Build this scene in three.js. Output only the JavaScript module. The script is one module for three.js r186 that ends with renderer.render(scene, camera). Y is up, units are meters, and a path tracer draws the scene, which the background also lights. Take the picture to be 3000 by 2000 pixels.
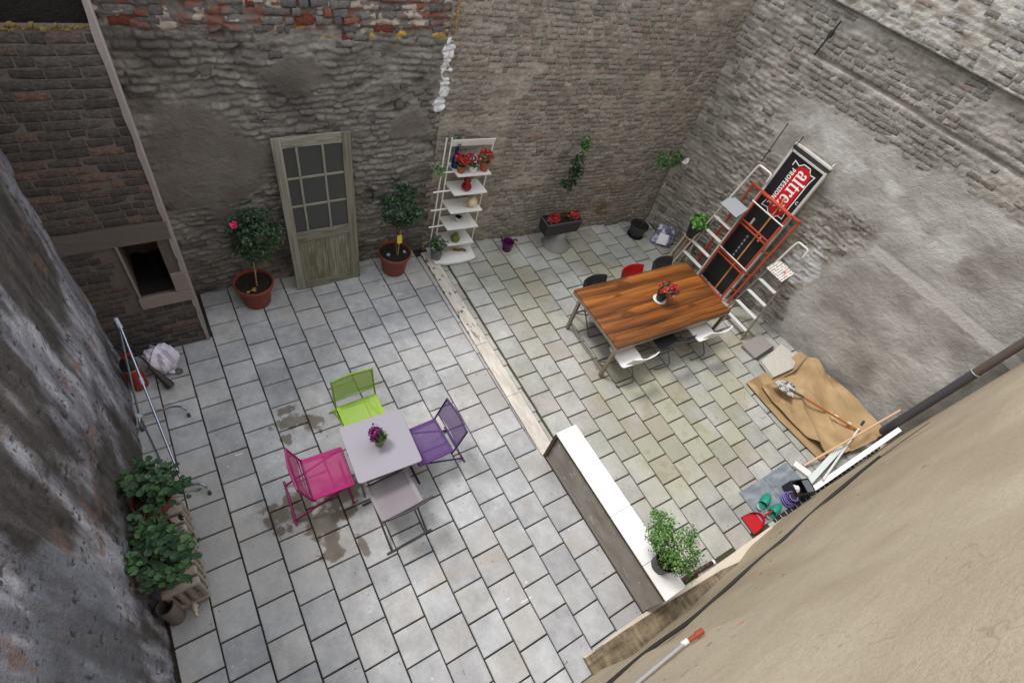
import * as THREE from 'three';
import { mergeGeometries, mergeVertices } from 'three/addons/utils/BufferGeometryUtils.js';
import { RoundedBoxGeometry } from 'three/addons/geometries/RoundedBoxGeometry.js';

// ---------------------------------------------------------------- camera, sky, sun, exposure
const scene = new THREE.Scene();
const camera = new THREE.PerspectiveCamera(66.73, 1024 / 682, 0.05, 200);
camera.position.set(0.1121, 6.0883, 5.8782);
{
  const right = new THREE.Vector3(0.83917, 0.21896, 0.49784), up = new THREE.Vector3(0.27939, 0.6118, -0.74003), back = new THREE.Vector3(-0.46661, 0.76011, 0.45223);
  camera.quaternion.setFromRotationMatrix(new THREE.Matrix4().makeBasis(right, up, back));
}
camera.updateMatrixWorld(true);
const renderer = new THREE.WebGLRenderer({ antialias: true });
renderer.setSize(1024, 682);
renderer.toneMapping = THREE.LinearToneMapping;
renderer.toneMappingExposure = 1.9;
renderer.shadowMap.enabled = true;
{ // overcast sky: brighter towards the zenith, faint cloud mottling
  const W = 128, H = 64, d = new Float32Array(W * H * 4);
  for (let j = 0; j < H; j++) for (let i = 0; i < W; i++) {
    const el = (j + 0.5) / H * Math.PI - Math.PI / 2, az = i / W * Math.PI * 2, s = Math.max(0, Math.sin(el));
    const m = 1 + 0.06 * Math.sin(az * 3 + 2.1 * Math.sin(el * 5)) * Math.sin(el * 7 + az);
    const L = (0.85 + 0.15 * s) * m, k = (j * W + i) * 4;
    d[k] = L * 0.97; d[k + 1] = L; d[k + 2] = L * 1.05; d[k + 3] = 1;
  }
  const t = new THREE.DataTexture(d, W, H, THREE.RGBAFormat, THREE.FloatType);
  t.mapping = THREE.EquirectangularReflectionMapping; t.magFilter = THREE.LinearFilter; t.minFilter = THREE.LinearFilter; t.needsUpdate = true;
  scene.background = t; scene.environment = t;
}
const sun = new THREE.DirectionalLight(0xfff7ee, 1.25);
sun.position.set(3.8 - 5, 14, 3.2 - 5.5); sun.target.position.set(3.8, 0, 3.2);
sun.castShadow = true; sun.shadow.radius = 26; sun.shadow.mapSize.set(2048, 2048);
Object.assign(sun.shadow.camera, { left: -9, right: 9, top: 9, bottom: -9, near: 1, far: 40 });
scene.add(sun, sun.target);

// ---------------------------------------------------------------- helpers
const V3 = (x, y, z) => new THREE.Vector3(x, y, z);
function mulberry(a) { return () => { a |= 0; a = a + 0x6D2B79F5 | 0; let t = Math.imul(a ^ a >>> 15, 1 | a); t = t + Math.imul(t ^ t >>> 7, 61 | t) ^ t; return ((t ^ t >>> 14) >>> 0) / 4294967296; }; }
const LAT = (() => { const r = mulberry(77), a = new Float32Array(65536); for (let i = 0; i < 65536; i++) a[i] = r(); return a; })();
function vn(x, y, s = 0) {
  x += s * 17.31; y += s * 9.77;
  const xi = Math.floor(x), yi = Math.floor(y), fx = x - xi, fy = y - yi, u = fx * fx * (3 - 2 * fx), v = fy * fy * (3 - 2 * fy);
  const a = LAT[(xi & 255) | (yi & 255) << 8], b = LAT[(xi + 1 & 255) | (yi & 255) << 8], c = LAT[(xi & 255) | (yi + 1 & 255) << 8], d = LAT[(xi + 1 & 255) | (yi + 1 & 255) << 8];
  return a + (b - a) * u + (c - a) * v + (a - b - c + d) * u * v;
}
function fbm(x, y, o = 4, s = 0) { let a = 0.5, t = 0, n = 0; for (let i = 0; i < o; i++) { t += a * vn(x, y, s + i); n += a; a *= 0.55; x *= 2.03; y *= 2.03; } return t / n; }
const clamp = (x, a = 0, b = 1) => Math.min(b, Math.max(a, x)), lerp = (a, b, t) => a + (b - a) * t;
const ss = (a, b, x) => { const t = clamp((x - a) / (b - a)); return t * t * (3 - 2 * t); };
const mixc = (a, b, t) => [lerp(a[0], b[0], t), lerp(a[1], b[1], t), lerp(a[2], b[2], t)];
function interp(xs, ys, x) { if (x <= xs[0]) return ys[0]; for (let i = 1; i < xs.length; i++) if (x <= xs[i]) { const t = (x - xs[i - 1]) / (xs[i] - xs[i - 1]); return lerp(ys[i - 1], ys[i], t * t * (3 - 2 * t)); } return ys[ys.length - 1]; }
function dtex(w, h, fn, srgb = true, wrap = true) { // fn(u, v) -> [r, g, b] 0..255
  const d = new Uint8Array(w * h * 4);
  for (let j = 0; j < h; j++) for (let i = 0; i < w; i++) { const c = fn((i + 0.5) / w, (j + 0.5) / h), k = (j * w + i) * 4; d[k] = clamp(c[0], 0, 255); d[k + 1] = clamp(c[1], 0, 255); d[k + 2] = clamp(c[2], 0, 255); d[k + 3] = 255; }
  const t = new THREE.DataTexture(d, w, h, THREE.RGBAFormat); t.magFilter = THREE.LinearFilter; t.minFilter = THREE.LinearMipmapLinearFilter; t.generateMipmaps = true;
  if (srgb) t.colorSpace = THREE.SRGBColorSpace; if (wrap) t.wrapS = t.wrapT = THREE.RepeatWrapping; t.needsUpdate = true; return t;
}
const gtex = (w, h, fn) => dtex(w, h, (u, v) => { const g = fn(u, v) * 255; return [g, g, g]; }, false);
function rep(t, x, y) { const c = t.clone(); c.repeat.set(x, y); c.wrapS = c.wrapT = THREE.RepeatWrapping; c.needsUpdate = true; return c; }
const C = (r, g, b) => new THREE.Color().setRGB(r / 255, g / 255, b / 255, THREE.SRGBColorSpace);
function mat(c, rough = 0.8, o = {}) { return new THREE.MeshStandardMaterial({ color: c instanceof THREE.Color ? c : C(...c), roughness: rough, side: THREE.DoubleSide, ...o }); }
// periodic noise for fine relief
const per = (u, v, n, s) => { const x = u * n, y = v * n, xi = Math.floor(x), yi = Math.floor(y), fx = x - xi, fy = y - yi, a = fx * fx * (3 - 2 * fx), b = fy * fy * (3 - 2 * fy), L = (i, j) => LAT[(((i % n) + n) % n + s * 31 & 255) | (((j % n) + n) % n + s * 57 & 255) << 8]; return lerp(lerp(L(xi, yi), L(xi + 1, yi), a), lerp(L(xi, yi + 1), L(xi + 1, yi + 1), a), b); };
const bumpFine = gtex(512, 512, (u, v) => 0.4 * per(u, v, 16, 1) + 0.3 * per(u, v, 48, 2) + 0.3 * per(u, v, 128, 3));
const speck = dtex(256, 256, (u, v) => { const n = 0.5 * per(u, v, 12, 4) + 0.3 * per(u, v, 40, 5) + 0.2 * per(u, v, 100, 6), g = 150 + 150 * (n - 0.5) + 45; return [g, g, g]; });

const used = {};
function numbered(n) { const k = used[n] = (used[n] ?? -1) + 1; return k ? n + '_' + String(k).padStart(3, '0') : n; }
function tag(o, label, category, group, kind) { if (label) o.userData.label = label; if (category) o.userData.category = category; if (group) o.userData.group = group; if (kind) o.userData.kind = kind; return o; }
function thing(name, label, category, pos = [0, 0, 0], turn = 0, group) { const o = new THREE.Group(); o.name = numbered(name); o.position.set(...pos); o.rotation.y = turn; scene.add(o); return tag(o, label, category, group); }
function structure(name) { const o = new THREE.Group(); o.name = numbered(name); o.userData.kind = 'structure'; scene.add(o); return o; }
function part(parent, name, geo, m) {
  if (Array.isArray(geo)) geo = merge(geo);
  const o = new THREE.Mesh(geo, m); o.name = name; o.castShadow = o.receiveShadow = true; parent.add(o); return o;
}
function merge(gs) { gs = gs.map(g => { const h = g.index ? g.toNonIndexed() : g; for (const k of Object.keys(h.attributes)) if (!['position', 'normal', 'uv'].includes(k)) h.deleteAttribute(k); return h; }); return mergeGeometries(gs); }
function xf(g, p = [0, 0, 0], r = [0, 0, 0], s) { const m = new THREE.Matrix4().compose(V3(...p), new THREE.Quaternion().setFromEuler(new THREE.Euler(...r)), s ? V3(...s) : V3(1, 1, 1)); return g.applyMatrix4(m); }
const box = (w, h, d, p, r, bev = 0.004) => xf(bev && Math.min(w, h, d) > 2.2 * bev ? new RoundedBoxGeometry(w, h, d, 1, bev) : new THREE.BoxGeometry(w, h, d), p, r);
function cyl(a, b, r, r2 = r, seg = 8) { // tube from a to b
  const A = V3(...a), B = V3(...b), d = B.clone().sub(A), L = d.length(), g = new THREE.CylinderGeometry(r2, r, L, seg, 1);
  return g.applyMatrix4(new THREE.Matrix4().compose(A.clone().add(B).multiplyScalar(0.5), new THREE.Quaternion().setFromUnitVectors(V3(0, 1, 0), d.normalize()), V3(1, 1, 1)));
}
function bar(a, b, w, h, upv = [0, 1, 0], bev = 0.002) { // rectangular bar from a to b, w across, h along upv
  const A = V3(...a), B = V3(...b), d = B.clone().sub(A), L = d.length(); d.normalize();
  let up = V3(...upv); const x = new THREE.Vector3().crossVectors(up, d).normalize(); up = new THREE.Vector3().crossVectors(d, x);
  const g = bev ? new RoundedBoxGeometry(w, h, L, 1, Math.min(bev, w / 3, h / 3)) : new THREE.BoxGeometry(w, h, L);
  return g.applyMatrix4(new THREE.Matrix4().makeBasis(x, up, d).setPosition(A.add(B).multiplyScalar(0.5)));
}
const tube = (pts, r, seg = 24, rs = 7, closed = false, tension = 0.5) => new THREE.TubeGeometry(new THREE.CatmullRomCurve3(pts.map(p => V3(...p)), closed, 'catmullrom', tension), seg, r, rs, closed);
// polyline tube with rounded corners
function bent(pts, r, rad = 0.05, rs = 7) {
  const P = pts.map(p => V3(...p)), path = new THREE.CurvePath();
  let last = P[0];
  for (let i = 1; i < P.length; i++) {
    if (i < P.length - 1) {
      const a = P[i].clone().sub(P[i - 1]), b = P[i + 1].clone().sub(P[i]), k = Math.min(rad, a.length() * 0.45, b.length() * 0.45);
      const p0 = P[i].clone().addScaledVector(a.normalize(), -k), p1 = P[i].clone().addScaledVector(b.normalize(), k);
      path.add(new THREE.LineCurve3(last, p0)); path.add(new THREE.QuadraticBezierCurve3(p0, P[i], p1)); last = p1;
    } else path.add(new THREE.LineCurve3(last, P[i]));
  }
  const pp = []; for (const c of path.curves) { const n = c.isLineCurve3 ? 1 : 5; for (let j = 0; j < n; j++) pp.push(c.getPoint(j / n)); } pp.push(last);
  const poly = new THREE.CurvePath(); for (let i = 1; i < pp.length; i++) if (pp[i].distanceTo(pp[i - 1]) > 1e-5) poly.add(new THREE.LineCurve3(pp[i - 1], pp[i]));
  return polyTube(pp.filter((p, i) => !i || p.distanceTo(pp[i - 1]) > 1e-5), r, rs);
}
function polyTube(P, r, rs = 7) {
  const n = P.length, pos = [], idx = []; let nv = null;
  for (let i = 0; i < n; i++) {
    const t = P[Math.min(n - 1, i + 1)].clone().sub(P[Math.max(0, i - 1)]).normalize();
    if (!nv) nv = Math.abs(t.y) < 0.9 ? V3(0, 1, 0) : V3(1, 0, 0);
    nv = nv.clone().addScaledVector(t, -nv.dot(t)).normalize(); const bv = new THREE.Vector3().crossVectors(t, nv);
    for (let j = 0; j < rs; j++) { const a = j / rs * Math.PI * 2; pos.push(P[i].x + r * (Math.cos(a) * nv.x + Math.sin(a) * bv.x), P[i].y + r * (Math.cos(a) * nv.y + Math.sin(a) * bv.y), P[i].z + r * (Math.cos(a) * nv.z + Math.sin(a) * bv.z)); }
  }
  for (let i = 0; i < n - 1; i++) for (let j = 0; j < rs; j++) { const a = i * rs + j, b = i * rs + (j + 1) % rs, c = a + rs, d = b + rs; idx.push(a, b, c, b, d, c); }
  for (const [o, f] of [[0, 1], [(n - 1) * rs, 0]]) for (let j = 1; j < rs - 1; j++) f ? idx.push(o, o + j + 1, o + j) : idx.push(o, o + j, o + j + 1);
  const g = new THREE.BufferGeometry(); g.setAttribute('position', new THREE.Float32BufferAttribute(pos, 3)); g.setAttribute('uv', new THREE.Float32BufferAttribute(new Float32Array(pos.length / 3 * 2), 2)); g.setIndex(idx); g.computeVertexNormals(); return g;
}
const lathe = (pr, seg = 28) => new THREE.LatheGeometry(pr.map(p => new THREE.Vector2(...p)), seg);
function grid(nu, nv, f) { // f(s, t) -> [x, y, z], s, t in 0..1
  const pos = [], uv = [], idx = [];
  for (let j = 0; j <= nv; j++) for (let i = 0; i <= nu; i++) { pos.push(...f(i / nu, j / nv)); uv.push(i / nu, j / nv); }
  for (let j = 0; j < nv; j++) for (let i = 0; i < nu; i++) { const a = j * (nu + 1) + i, b = a + 1, c = a + nu + 1, d = c + 1; idx.push(a, b, d, a, d, c); }
  const g = new THREE.BufferGeometry(); g.setAttribute('position', new THREE.Float32BufferAttribute(pos, 3)); g.setAttribute('uv', new THREE.Float32BufferAttribute(uv, 2)); g.setIndex(idx); g.computeVertexNormals(); return g;
}
function slab(poly, y0, y1) { // prism over an xz polygon
  const n = poly.length, pos = [], q = (a, b, c) => pos.push(...a, ...b, ...c), P = (i, y) => [poly[(i + n) % n][0], y, poly[(i + n) % n][1]];
  for (let i = 1; i < n - 1; i++) { q(P(0, y1), P(i + 1, y1), P(i, y1)); q(P(0, y0), P(i, y0), P(i + 1, y0)); }
  for (let i = 0; i < n; i++) { q(P(i, y0), P(i, y1), P(i + 1, y1)); q(P(i, y0), P(i + 1, y1), P(i + 1, y0)); }
  const g = new THREE.BufferGeometry(); g.setAttribute('position', new THREE.Float32BufferAttribute(pos, 3));
  g.setAttribute('uv', new THREE.Float32BufferAttribute(pos.length ? Array.from({ length: pos.length / 3 }, (_, i) => [pos[i * 3], pos[i * 3 + 2]]).flat() : [], 2)); g.computeVertexNormals(); return g;
}

// ---------------------------------------------------------------- walls
const VP = new THREE.Matrix4().multiplyMatrices(camera.projectionMatrix, camera.matrixWorldInverse);
function brickGeo(seed, rough) { // unit brick: 1 x 1 x 1 centred, worn arrises, front at +z, no back
  const r = mulberry(seed), g0 = new THREE.BoxGeometry(1, 1, 1, 4, 3, 1), idx = [];
  for (const gr of g0.groups) if (gr.materialIndex !== 5) for (let i = gr.start; i < gr.start + gr.count; i++) idx.push(g0.index.array[i]);
  g0.setIndex(idx); g0.deleteAttribute('normal');
  const p = g0.attributes.position, o = [r() * 50, r() * 50];
  for (let i = 0; i < p.count; i++) {
    let x = p.getX(i), y = p.getY(i), z = p.getZ(i);
    const ex = Math.abs(x) > 0.45, ey = Math.abs(y) > 0.45, nx = o[0] + x * 5, ny = o[1] + y * 4;
    if (!ex && Math.abs(x) > 0.2) x = Math.sign(x) * 0.455; if (!ey && Math.abs(y) > 0.1) y = Math.sign(y) * 0.36;
    if (z > 0.4) { if (ex || ey) z -= 0.07; if (ex && ey) z -= 0.05; z += rough * (vn(nx, ny) - 0.5) * 0.26; }
    x += rough * 0.05 * (vn(nx, ny + z, 2) - 0.5); y += rough * 0.2 * (vn(nx, ny + z, 3) - 0.5);
    p.setXYZ(i, x, y, z);
  }
  return g0;
}
function finishBrick(g) { const h = mergeVertices((() => { const k = g.clone(); k.deleteAttribute('uv'); return k; })(), 1e-4); h.computeVertexNormals(); const p = h.attributes.position, uv = []; for (let i = 0; i < p.count; i++) uv.push(p.getX(i) * 0.7 + 0.5, p.getY(i) * 0.3 + p.getZ(i) * 0.2 + 0.5); h.setAttribute('uv', new THREE.Float32BufferAttribute(uv, 2)); return h; }
function layBricks(wall, list, variants, mats, restMat) { // list: {m: Matrix4, c: material index, area}
  for (const b of list) {
    const p = new THREE.Vector3().setFromMatrixPosition(b.m), n = new THREE.Vector3(b.m.elements[8], b.m.elements[9], b.m.elements[10]).normalize(), d = camera.position.clone().sub(p), L = d.length();
    const q = p.clone().applyMatrix4(VP); b.a = b.s * Math.max(0, n.dot(d) / L) / (L * L) * (Math.abs(q.x) < 1 && Math.abs(q.y) < 1 && q.z < 1 ? 1 : 0);
  }
  list.sort((x, y) => y.a - x.a);
  const rest = [];
  list.forEach((b, i) => {
    if (i < 300) { const o = part(wall, 'brick', variants[b.v], mats[b.c]); b.m.decompose(o.position, o.quaternion, o.scale); }
    else { const g = variants[b.v].clone().applyMatrix4(b.m), n = g.attributes.position.count, col = new Float32Array(n * 3), c = mats[b.c].color; for (let k = 0; k < n; k++) { col[k * 3] = c.r; col[k * 3 + 1] = c.g; col[k * 3 + 2] = c.b; } g.setAttribute('color', new THREE.Float32BufferAttribute(col, 3)); rest.push(g); }
  });
  if (rest.length) { const o = part(wall, 'brickwork', mergeGeometries(rest), restMat); o.userData.kind = 'stuff'; }
}
function wallSheet(o, name, w) { // w: u0,u1,v0,v1,step, at(u)->[x,z], nrm(u)->[nx,nz], h(u,v), col(u,v), tw, th
  const nu = Math.round((w.u1 - w.u0) / w.step), nv = Math.round((w.v1 - w.v0) / w.step);
  const g = grid(nu, nv, (s, t) => { const u = lerp(w.u0, w.u1, s), v = lerp(w.v0, w.v1, t), p = w.at(u), n = w.nrm(u), h = w.h(u, v); return [p[0] + n[0] * h, v, p[1] + n[1] * h]; });
  const map = dtex(w.tw, w.th, (s, t) => w.col(lerp(w.u0, w.u1, s), lerp(w.v0, w.v1, t)), true, false);
  const m = mat([255, 255, 255], w.rough ?? 0.95, { map, bumpMap: rep(bumpFine, (w.u1 - w.u0) / (w.brep ?? 0.7), (w.v1 - w.v0) / (w.brep ?? 0.7)), bumpScale: w.bump ?? 0.016 });
  return part(o, name, g, m);
}
function coursed(w, { seed, pitch, len, keep, tone, proud, jit, depth = 0.07, rough }) { // list of bricks on wall w
  const r = mulberry(seed), out = [];
  for (let v = w.v0 + pitch / 2, row = 0; v < w.v1; v += pitch, row++) {
    let u = w.u0 - r() * len[1];
    while (u < w.u1) {
      let L = (r() < 0.25 ? 0.5 : 1) * lerp(len[0], len[1], r()); if (w.clip && u + L > w.u1 - 0.06) L = Math.max(0.02, w.u1 - u + 0.01); const uc = u + L / 2; u += L;
      const wob = 0.02 * (vn(uc * 0.9, v * 0.7, 9) - 0.5) * jit, vc = v + wob + (r() - 0.5) * 0.006 * jit, k = keep(uc, vc);
      const kk = r(), dz = r(), ty = r(), tz = r(), rr = r(), hh = r(), vv = Math.floor(r() * 1e4);
      if (uc < w.u0 || uc > w.u1 || kk > k) continue;
      const p = w.at(uc), n = w.nrm(uc), h = w.base(uc, vc) + proud(uc, vc) * (0.45 + 1.1 * dz) - depth / 2;
      const q = new THREE.Quaternion().setFromAxisAngle(V3(0, 1, 0), Math.atan2(n[0], n[1]) + (ty - 0.5) * 0.10 * jit).multiply(new THREE.Quaternion().setFromEuler(new THREE.Euler((rr - 0.5) * 0.16 * jit, 0, (tz - 0.5) * 0.06 * jit)));
      const H = pitch - 0.011 + (hh - 0.5) * 0.014 * jit, l = L - 0.011 - (jit > 1 ? hh * 0.02 : 0);
      out.push({ m: new THREE.Matrix4().compose(V3(p[0] + n[0] * h, vc, p[1] + n[1] * h), q, V3(l, H, depth)), v: vv % 6, c: tone(uc, vc, rr), s: L * H });
    }
  }
  return out;
}
const hsh = (a, b) => LAT[(a * 73 + 11 & 255) | (b * 151 + 29 & 255) << 8];
function lumps(u, v, p, L, s, wob = 1) { // relief of smeared, mortar-covered courses, 0..1
  const vv = v + wob * (0.07 * (fbm(u * 1.4, v * 1.4, 3, s) - 0.5) + 0.02 * (fbm(u * 7, v * 7, 2, s + 4) - 0.5)), row = Math.floor(vv / p), f = vv / p - row;
  const uu = u / L + hsh(row, s) * 7 + 0.35 * wob * (vn(u * 6, v * 6, s + 7) - 0.5), c = Math.floor(uu), g = uu - c;
  return Math.pow(Math.sin(Math.PI * f), 0.55) * Math.pow(Math.min(1, 2.6 * Math.sin(Math.PI * g)), 0.6) * (0.35 + 0.65 * hsh(row * 5 + 1, c));
}
const brickVar = [1, 2, 3, 4, 5, 6].map(s => finishBrick(brickGeo(s * 13, 1)));
const brickVarSmooth = [1, 2, 3, 4, 5, 6].map(s => finishBrick(brickGeo(s * 31, 0.25)));
const bm = (c) => mat(c, 0.95, { map: speck, bumpMap: bumpFine, bumpScale: 0.006 });
const restMat = mat([255, 255, 255], 0.95, { vertexColors: true, map: speck, bumpMap: bumpFine, bumpScale: 0.006 });
const core = (o, poly, h) => part(o, 'core', slab(poly, -0.3, h), mat([110, 105, 100], 1));

{ // back wall, left part: dark, heavily smeared masonry with bare bricks near the top
  const o = thing('back_wall', 'dark lumpy mortar-smeared brick wall behind the old glazed door', 'wall');
  const patch = (u0, v0) => { const u = u0 + 0.5 * (fbm(u0 * 2.6, v0 * 2.6, 4, 41) - 0.5), v = v0 + 0.5 * (fbm(u0 * 2.6, v0 * 2.6, 4, 43) - 0.5); return Math.max(ss(0.2, 0, Math.hypot((u - 0.5) / 0.75, (v - 1.95) / 0.8) - 0.75), ss(0.2, 0, Math.hypot((u - 1.6) / 0.4, (v - 3.0) / 0.28) - 0.7), ss(0.3, 0, Math.hypot((u - 2.95) / 0.45, (v - 2.3) / 0.35) - 0.6), ss(0.3, 0, Math.hypot((u - 2.9) / 0.25, (v - 0.9) / 0.4) - 0.6)); };
  const top = (u, v) => ss(3.42, 3.52, v + 0.12 * (fbm(u * 4, v * 4, 3, 40) - 0.5));
  const w = { u0: -0.1, u1: 3.5, v0: -0.05, v1: 4.35, step: 0.0145, at: u => [u, -0.09 + 0.02 * ss(2, 3.5, u)], nrm: () => [0, 1], tw: 1024, th: 1280,
    base: (u, v) => 0.03 * (fbm(u * 1.1, v * 1.1, 2, 3) - 0.5),
    h: (u, v) => { const m = patch(u, v), n = fbm(u * 5, v * 12, 4, 5), big = fbm(u * 2, v * 3, 3, 8), gash = ss(0.72, 0.8, fbm(u * 2.2 + v * 1.6, v * 5 - u * 1.5, 3, 21));
      return w.base(u, v) + (1 - m) * (-0.012 + 0.048 * lumps(u, v, 0.083, 0.2, 301, 2.1) * (0.25 + 0.75 * ss(0.3, 0.55, fbm(u * 1.7, v * 1.9, 3, 305))) + 0.03 * (fbm(u * 11 + v * 5, v * 20 - u * 4, 3, 306) - 0.4) + 0.035 * (n - 0.45) + 0.045 * (big - 0.5) - 0.05 * gash) + m * (0.022 + 0.012 * (fbm(u * 6, v * 6, 3, 6) - 0.5)); },
    col: (u, v) => { const n = fbm(u * 5, v * 9, 5, 11), f = fbm(u * 24, v * 30, 3, 12), d = fbm(u * 1.3, v * 1.1, 3, 13); let c = mixc([98, 95, 92], [160, 157, 153], clamp(0.15 + 1.3 * (n - 0.3) * 0.8 + 0.5 * (f - 0.5)));
      c = mixc(c, [104, 99, 94], patch(u, v) * 0.6); c = mixc(c, [66, 62, 60], ss(0.55, 0.8, d) * 0.6);
      const t = top(u, v); if (t > 0) { const q = fbm(u * 7, v * 14, 3, 31); c = mixc(c, q > 0.6 ? [190, 178, 164] : q < 0.4 ? [132, 74, 58] : [104, 100, 100], t * 0.7); }
      const yel = ss(0.58, 0.66, fbm(u * 9, v * 9, 3, 51)) * ss(0.1, 0.03, Math.abs(v - 3.47)) * ss(1.4, 1.9, u); c = mixc(c, [196, 160, 74], yel);
      const seam = ss(0.07, 0.02, Math.abs(u - 3.43)); c = mixc(c, [170, 150, 120], seam * ss(0.45, 0.6, fbm(u * 8, v * 3, 3, 61))); return c; } };
  wallSheet(o, 'smeared_mortar', w);
  core(o, [[-0.4, -0.5], [3.46, -0.5], [3.46, -0.17], [-0.4, -0.19]], 4.35);
  const mats = [bm([132, 129, 126]), bm([116, 113, 111]), bm([144, 141, 138]), bm([122, 115, 110]), bm([128, 66, 50]), bm([158, 104, 86]), bm([120, 117, 118])];
  const list = coursed(w, { seed: 5, pitch: 0.083, len: [0.12, 0.27], jit: 2.4, rough: 1, proud: (u, v) => 0.006 + 0.014 * fbm(u * 2, v * 3, 2, 15),
    keep: (u, v) => (top(u, v) > 0.5 ? 0.6 : 0.2) * (1 - patch(u, v)), tone: (u, v, r) => top(u, v) > 0.5 ? (r < 0.1 ? 4 : r < 0.17 ? 5 : r < 0.7 ? 6 : 2) : (r < 0.012 ? 4 : r < 0.02 ? 5 : r < 0.3 ? 1 : r < 0.6 ? 0 : r < 0.72 ? 3 : 2) });
  layBricks(o, list, brickVar, mats, restMat);
  // white filler smeared down the seam, standing a few millimetres proud
  const w2 = w, white = mat([226, 228, 232], 0.9, { bumpMap: bumpFine, bumpScale: 0.01 });
  for (const [y0, y1, xa, xb, sd] of [[3.1, 3.43, 3.43, 3.45, 1], [2.86, 3.12, 3.45, 3.42, 2], [2.66, 2.88, 3.44, 3.45, 3], [2.44, 2.68, 3.37, 3.4, 4]])
    part(o, 'filler_patch', grid(18, 34, (a, b) => { const y = lerp(y0, y1, b), w = (0.045 + 0.075 * fbm(y * 13, sd, 3, 40)) * Math.pow(Math.sin(Math.PI * clamp(b, 0.03, 0.97)), 0.3), q = a * 2 - 1, e = 1 + 1.1 * (fbm(y * 20, q > 0 ? 3 : 9, 4, sd) - 0.5), x = lerp(xa, xb, b) + q * w * e; return [x, y, w2.at(x)[1] + w2.h(Math.min(x, 3.49), y) + 0.012 - 0.03 * Math.pow(Math.abs(q), 8) - 0.02 * ss(0.93, 1, b) - 0.02 * ss(0.07, 0, b)]; }), white);
  const gap = mat([150, 126, 72], 0.95), fr = mulberry(19);
  part(o, 'foam_bead', Array.from({ length: 26 }, (_, i) => xf(new THREE.IcosahedronGeometry(0.014 + 0.012 * fr(), 1), [3.475 + 0.012 * (fr() - 0.5), 3.47 + i * 0.034, -0.005], [fr(), fr(), fr()], [1, 1.4, 0.7])), gap);
}
const zBR = x => interp([3.3, 4.43, 5.42, 6.68, 7.5, 8.3], [-0.03, 0.055, 0.165, 0.3, 0.395, 0.45], x);
{ // back wall, right part: grey-beige bricks in rough courses
  const o = thing('back_wall', 'grey-beige rough brick wall in even courses behind the long planter', 'wall');
  const w = { u0: 3.42, u1: 8.35, v0: -0.05, v1: 4.35, step: 0.018, at: u => [u, zBR(u) - 0.03], nrm: u => { const a = Math.atan2(zBR(u + 0.3) - zBR(u - 0.3), 0.6); return [-Math.sin(a), Math.cos(a)]; }, tw: 1280, th: 1280,
    base: (u, v) => 0.05 * (fbm(u * 0.7, v * 0.7, 2, 4) - 0.5) + 0.05 * ss(7.5, 8.3, u) * ss(4, 2, v),
    smear: (u, v) => ss(0.6, 0.74, fbm(u * 1.6, v * 1.9, 4, 71)),
    h: (u, v) => w.base(u, v) - 0.001 + 0.022 * (fbm(u * 9, v * 20, 3, 72) - 0.45) + 0.008 * lumps(u, v, 0.0757, 0.2, 311, 0.6) + 0.012 * w.smear(u, v) - 0.08 * ss(0.035, 0.02, Math.hypot(u - 6.95, (v - 3.1) * 1.3)),
    col: (u, v) => { const n = fbm(u * 4, v * 8, 5, 73), f = fbm(u * 26, v * 30, 3, 74), d = fbm(u * 0.9, v * 0.8, 3, 75); let c = mixc([124, 119, 111], [190, 184, 174], clamp(0.35 + 1.1 * (n - 0.5) + 0.6 * (f - 0.5)));
      c = mixc(c, [160, 153, 134], 0.4 * ss(0.5, 0.8, d)); const st = ss(1, 0.4, Math.hypot((u - 6.9) / 0.75, (v - 0.55) / 0.6)) * ss(0.35, 0.6, fbm(u * 3, v * 5, 4, 76)); c = mixc(c, [104, 78, 48], 0.75 * st);
      c = mixc(c, [96, 98, 66], 0.6 * ss(0.14, 0.02, v) * ss(0.4, 0.6, fbm(u * 5, v * 5, 3, 77))); return c; } };
  wallSheet(o, 'mortar', w);
  core(o, [[3.43, -0.45], [8.7, -0.1], [8.7, 0.3], [7.5, 0.22], [5.42, 0.02], [3.44, -0.16]], 4.35);
  const mats = [bm([174, 168, 158]), bm([158, 153, 144]), bm([188, 182, 172]), bm([170, 162, 146]), bm([172, 152, 142]), bm([148, 143, 135])];
  layBricks(o, coursed(w, { seed: 8, pitch: 0.0757, len: [0.17, 0.235], jit: 1.1, proud: (u, v) => 0.009, keep: (u, v) => 0.96 - 0.6 * w.smear(u, v), tone: (u, v, r) => r < 0.04 ? 4 : r < 0.3 ? 0 : r < 0.5 ? 1 : r < 0.75 ? 2 : r < 0.88 ? 3 : 5 }), brickVar, mats, restMat);
}
const xR = z => { z = clamp(z, 0.2, 6.6); return interp([0.2, 0.43, 2, 3.7, 6.3], [8.1, 8.16, 8.45, 8.64, 8.7], z); };
const XR = z => 8.06 + 0.242 * z - 0.024 * z * z + 0.0002 * z * z * z;
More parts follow.
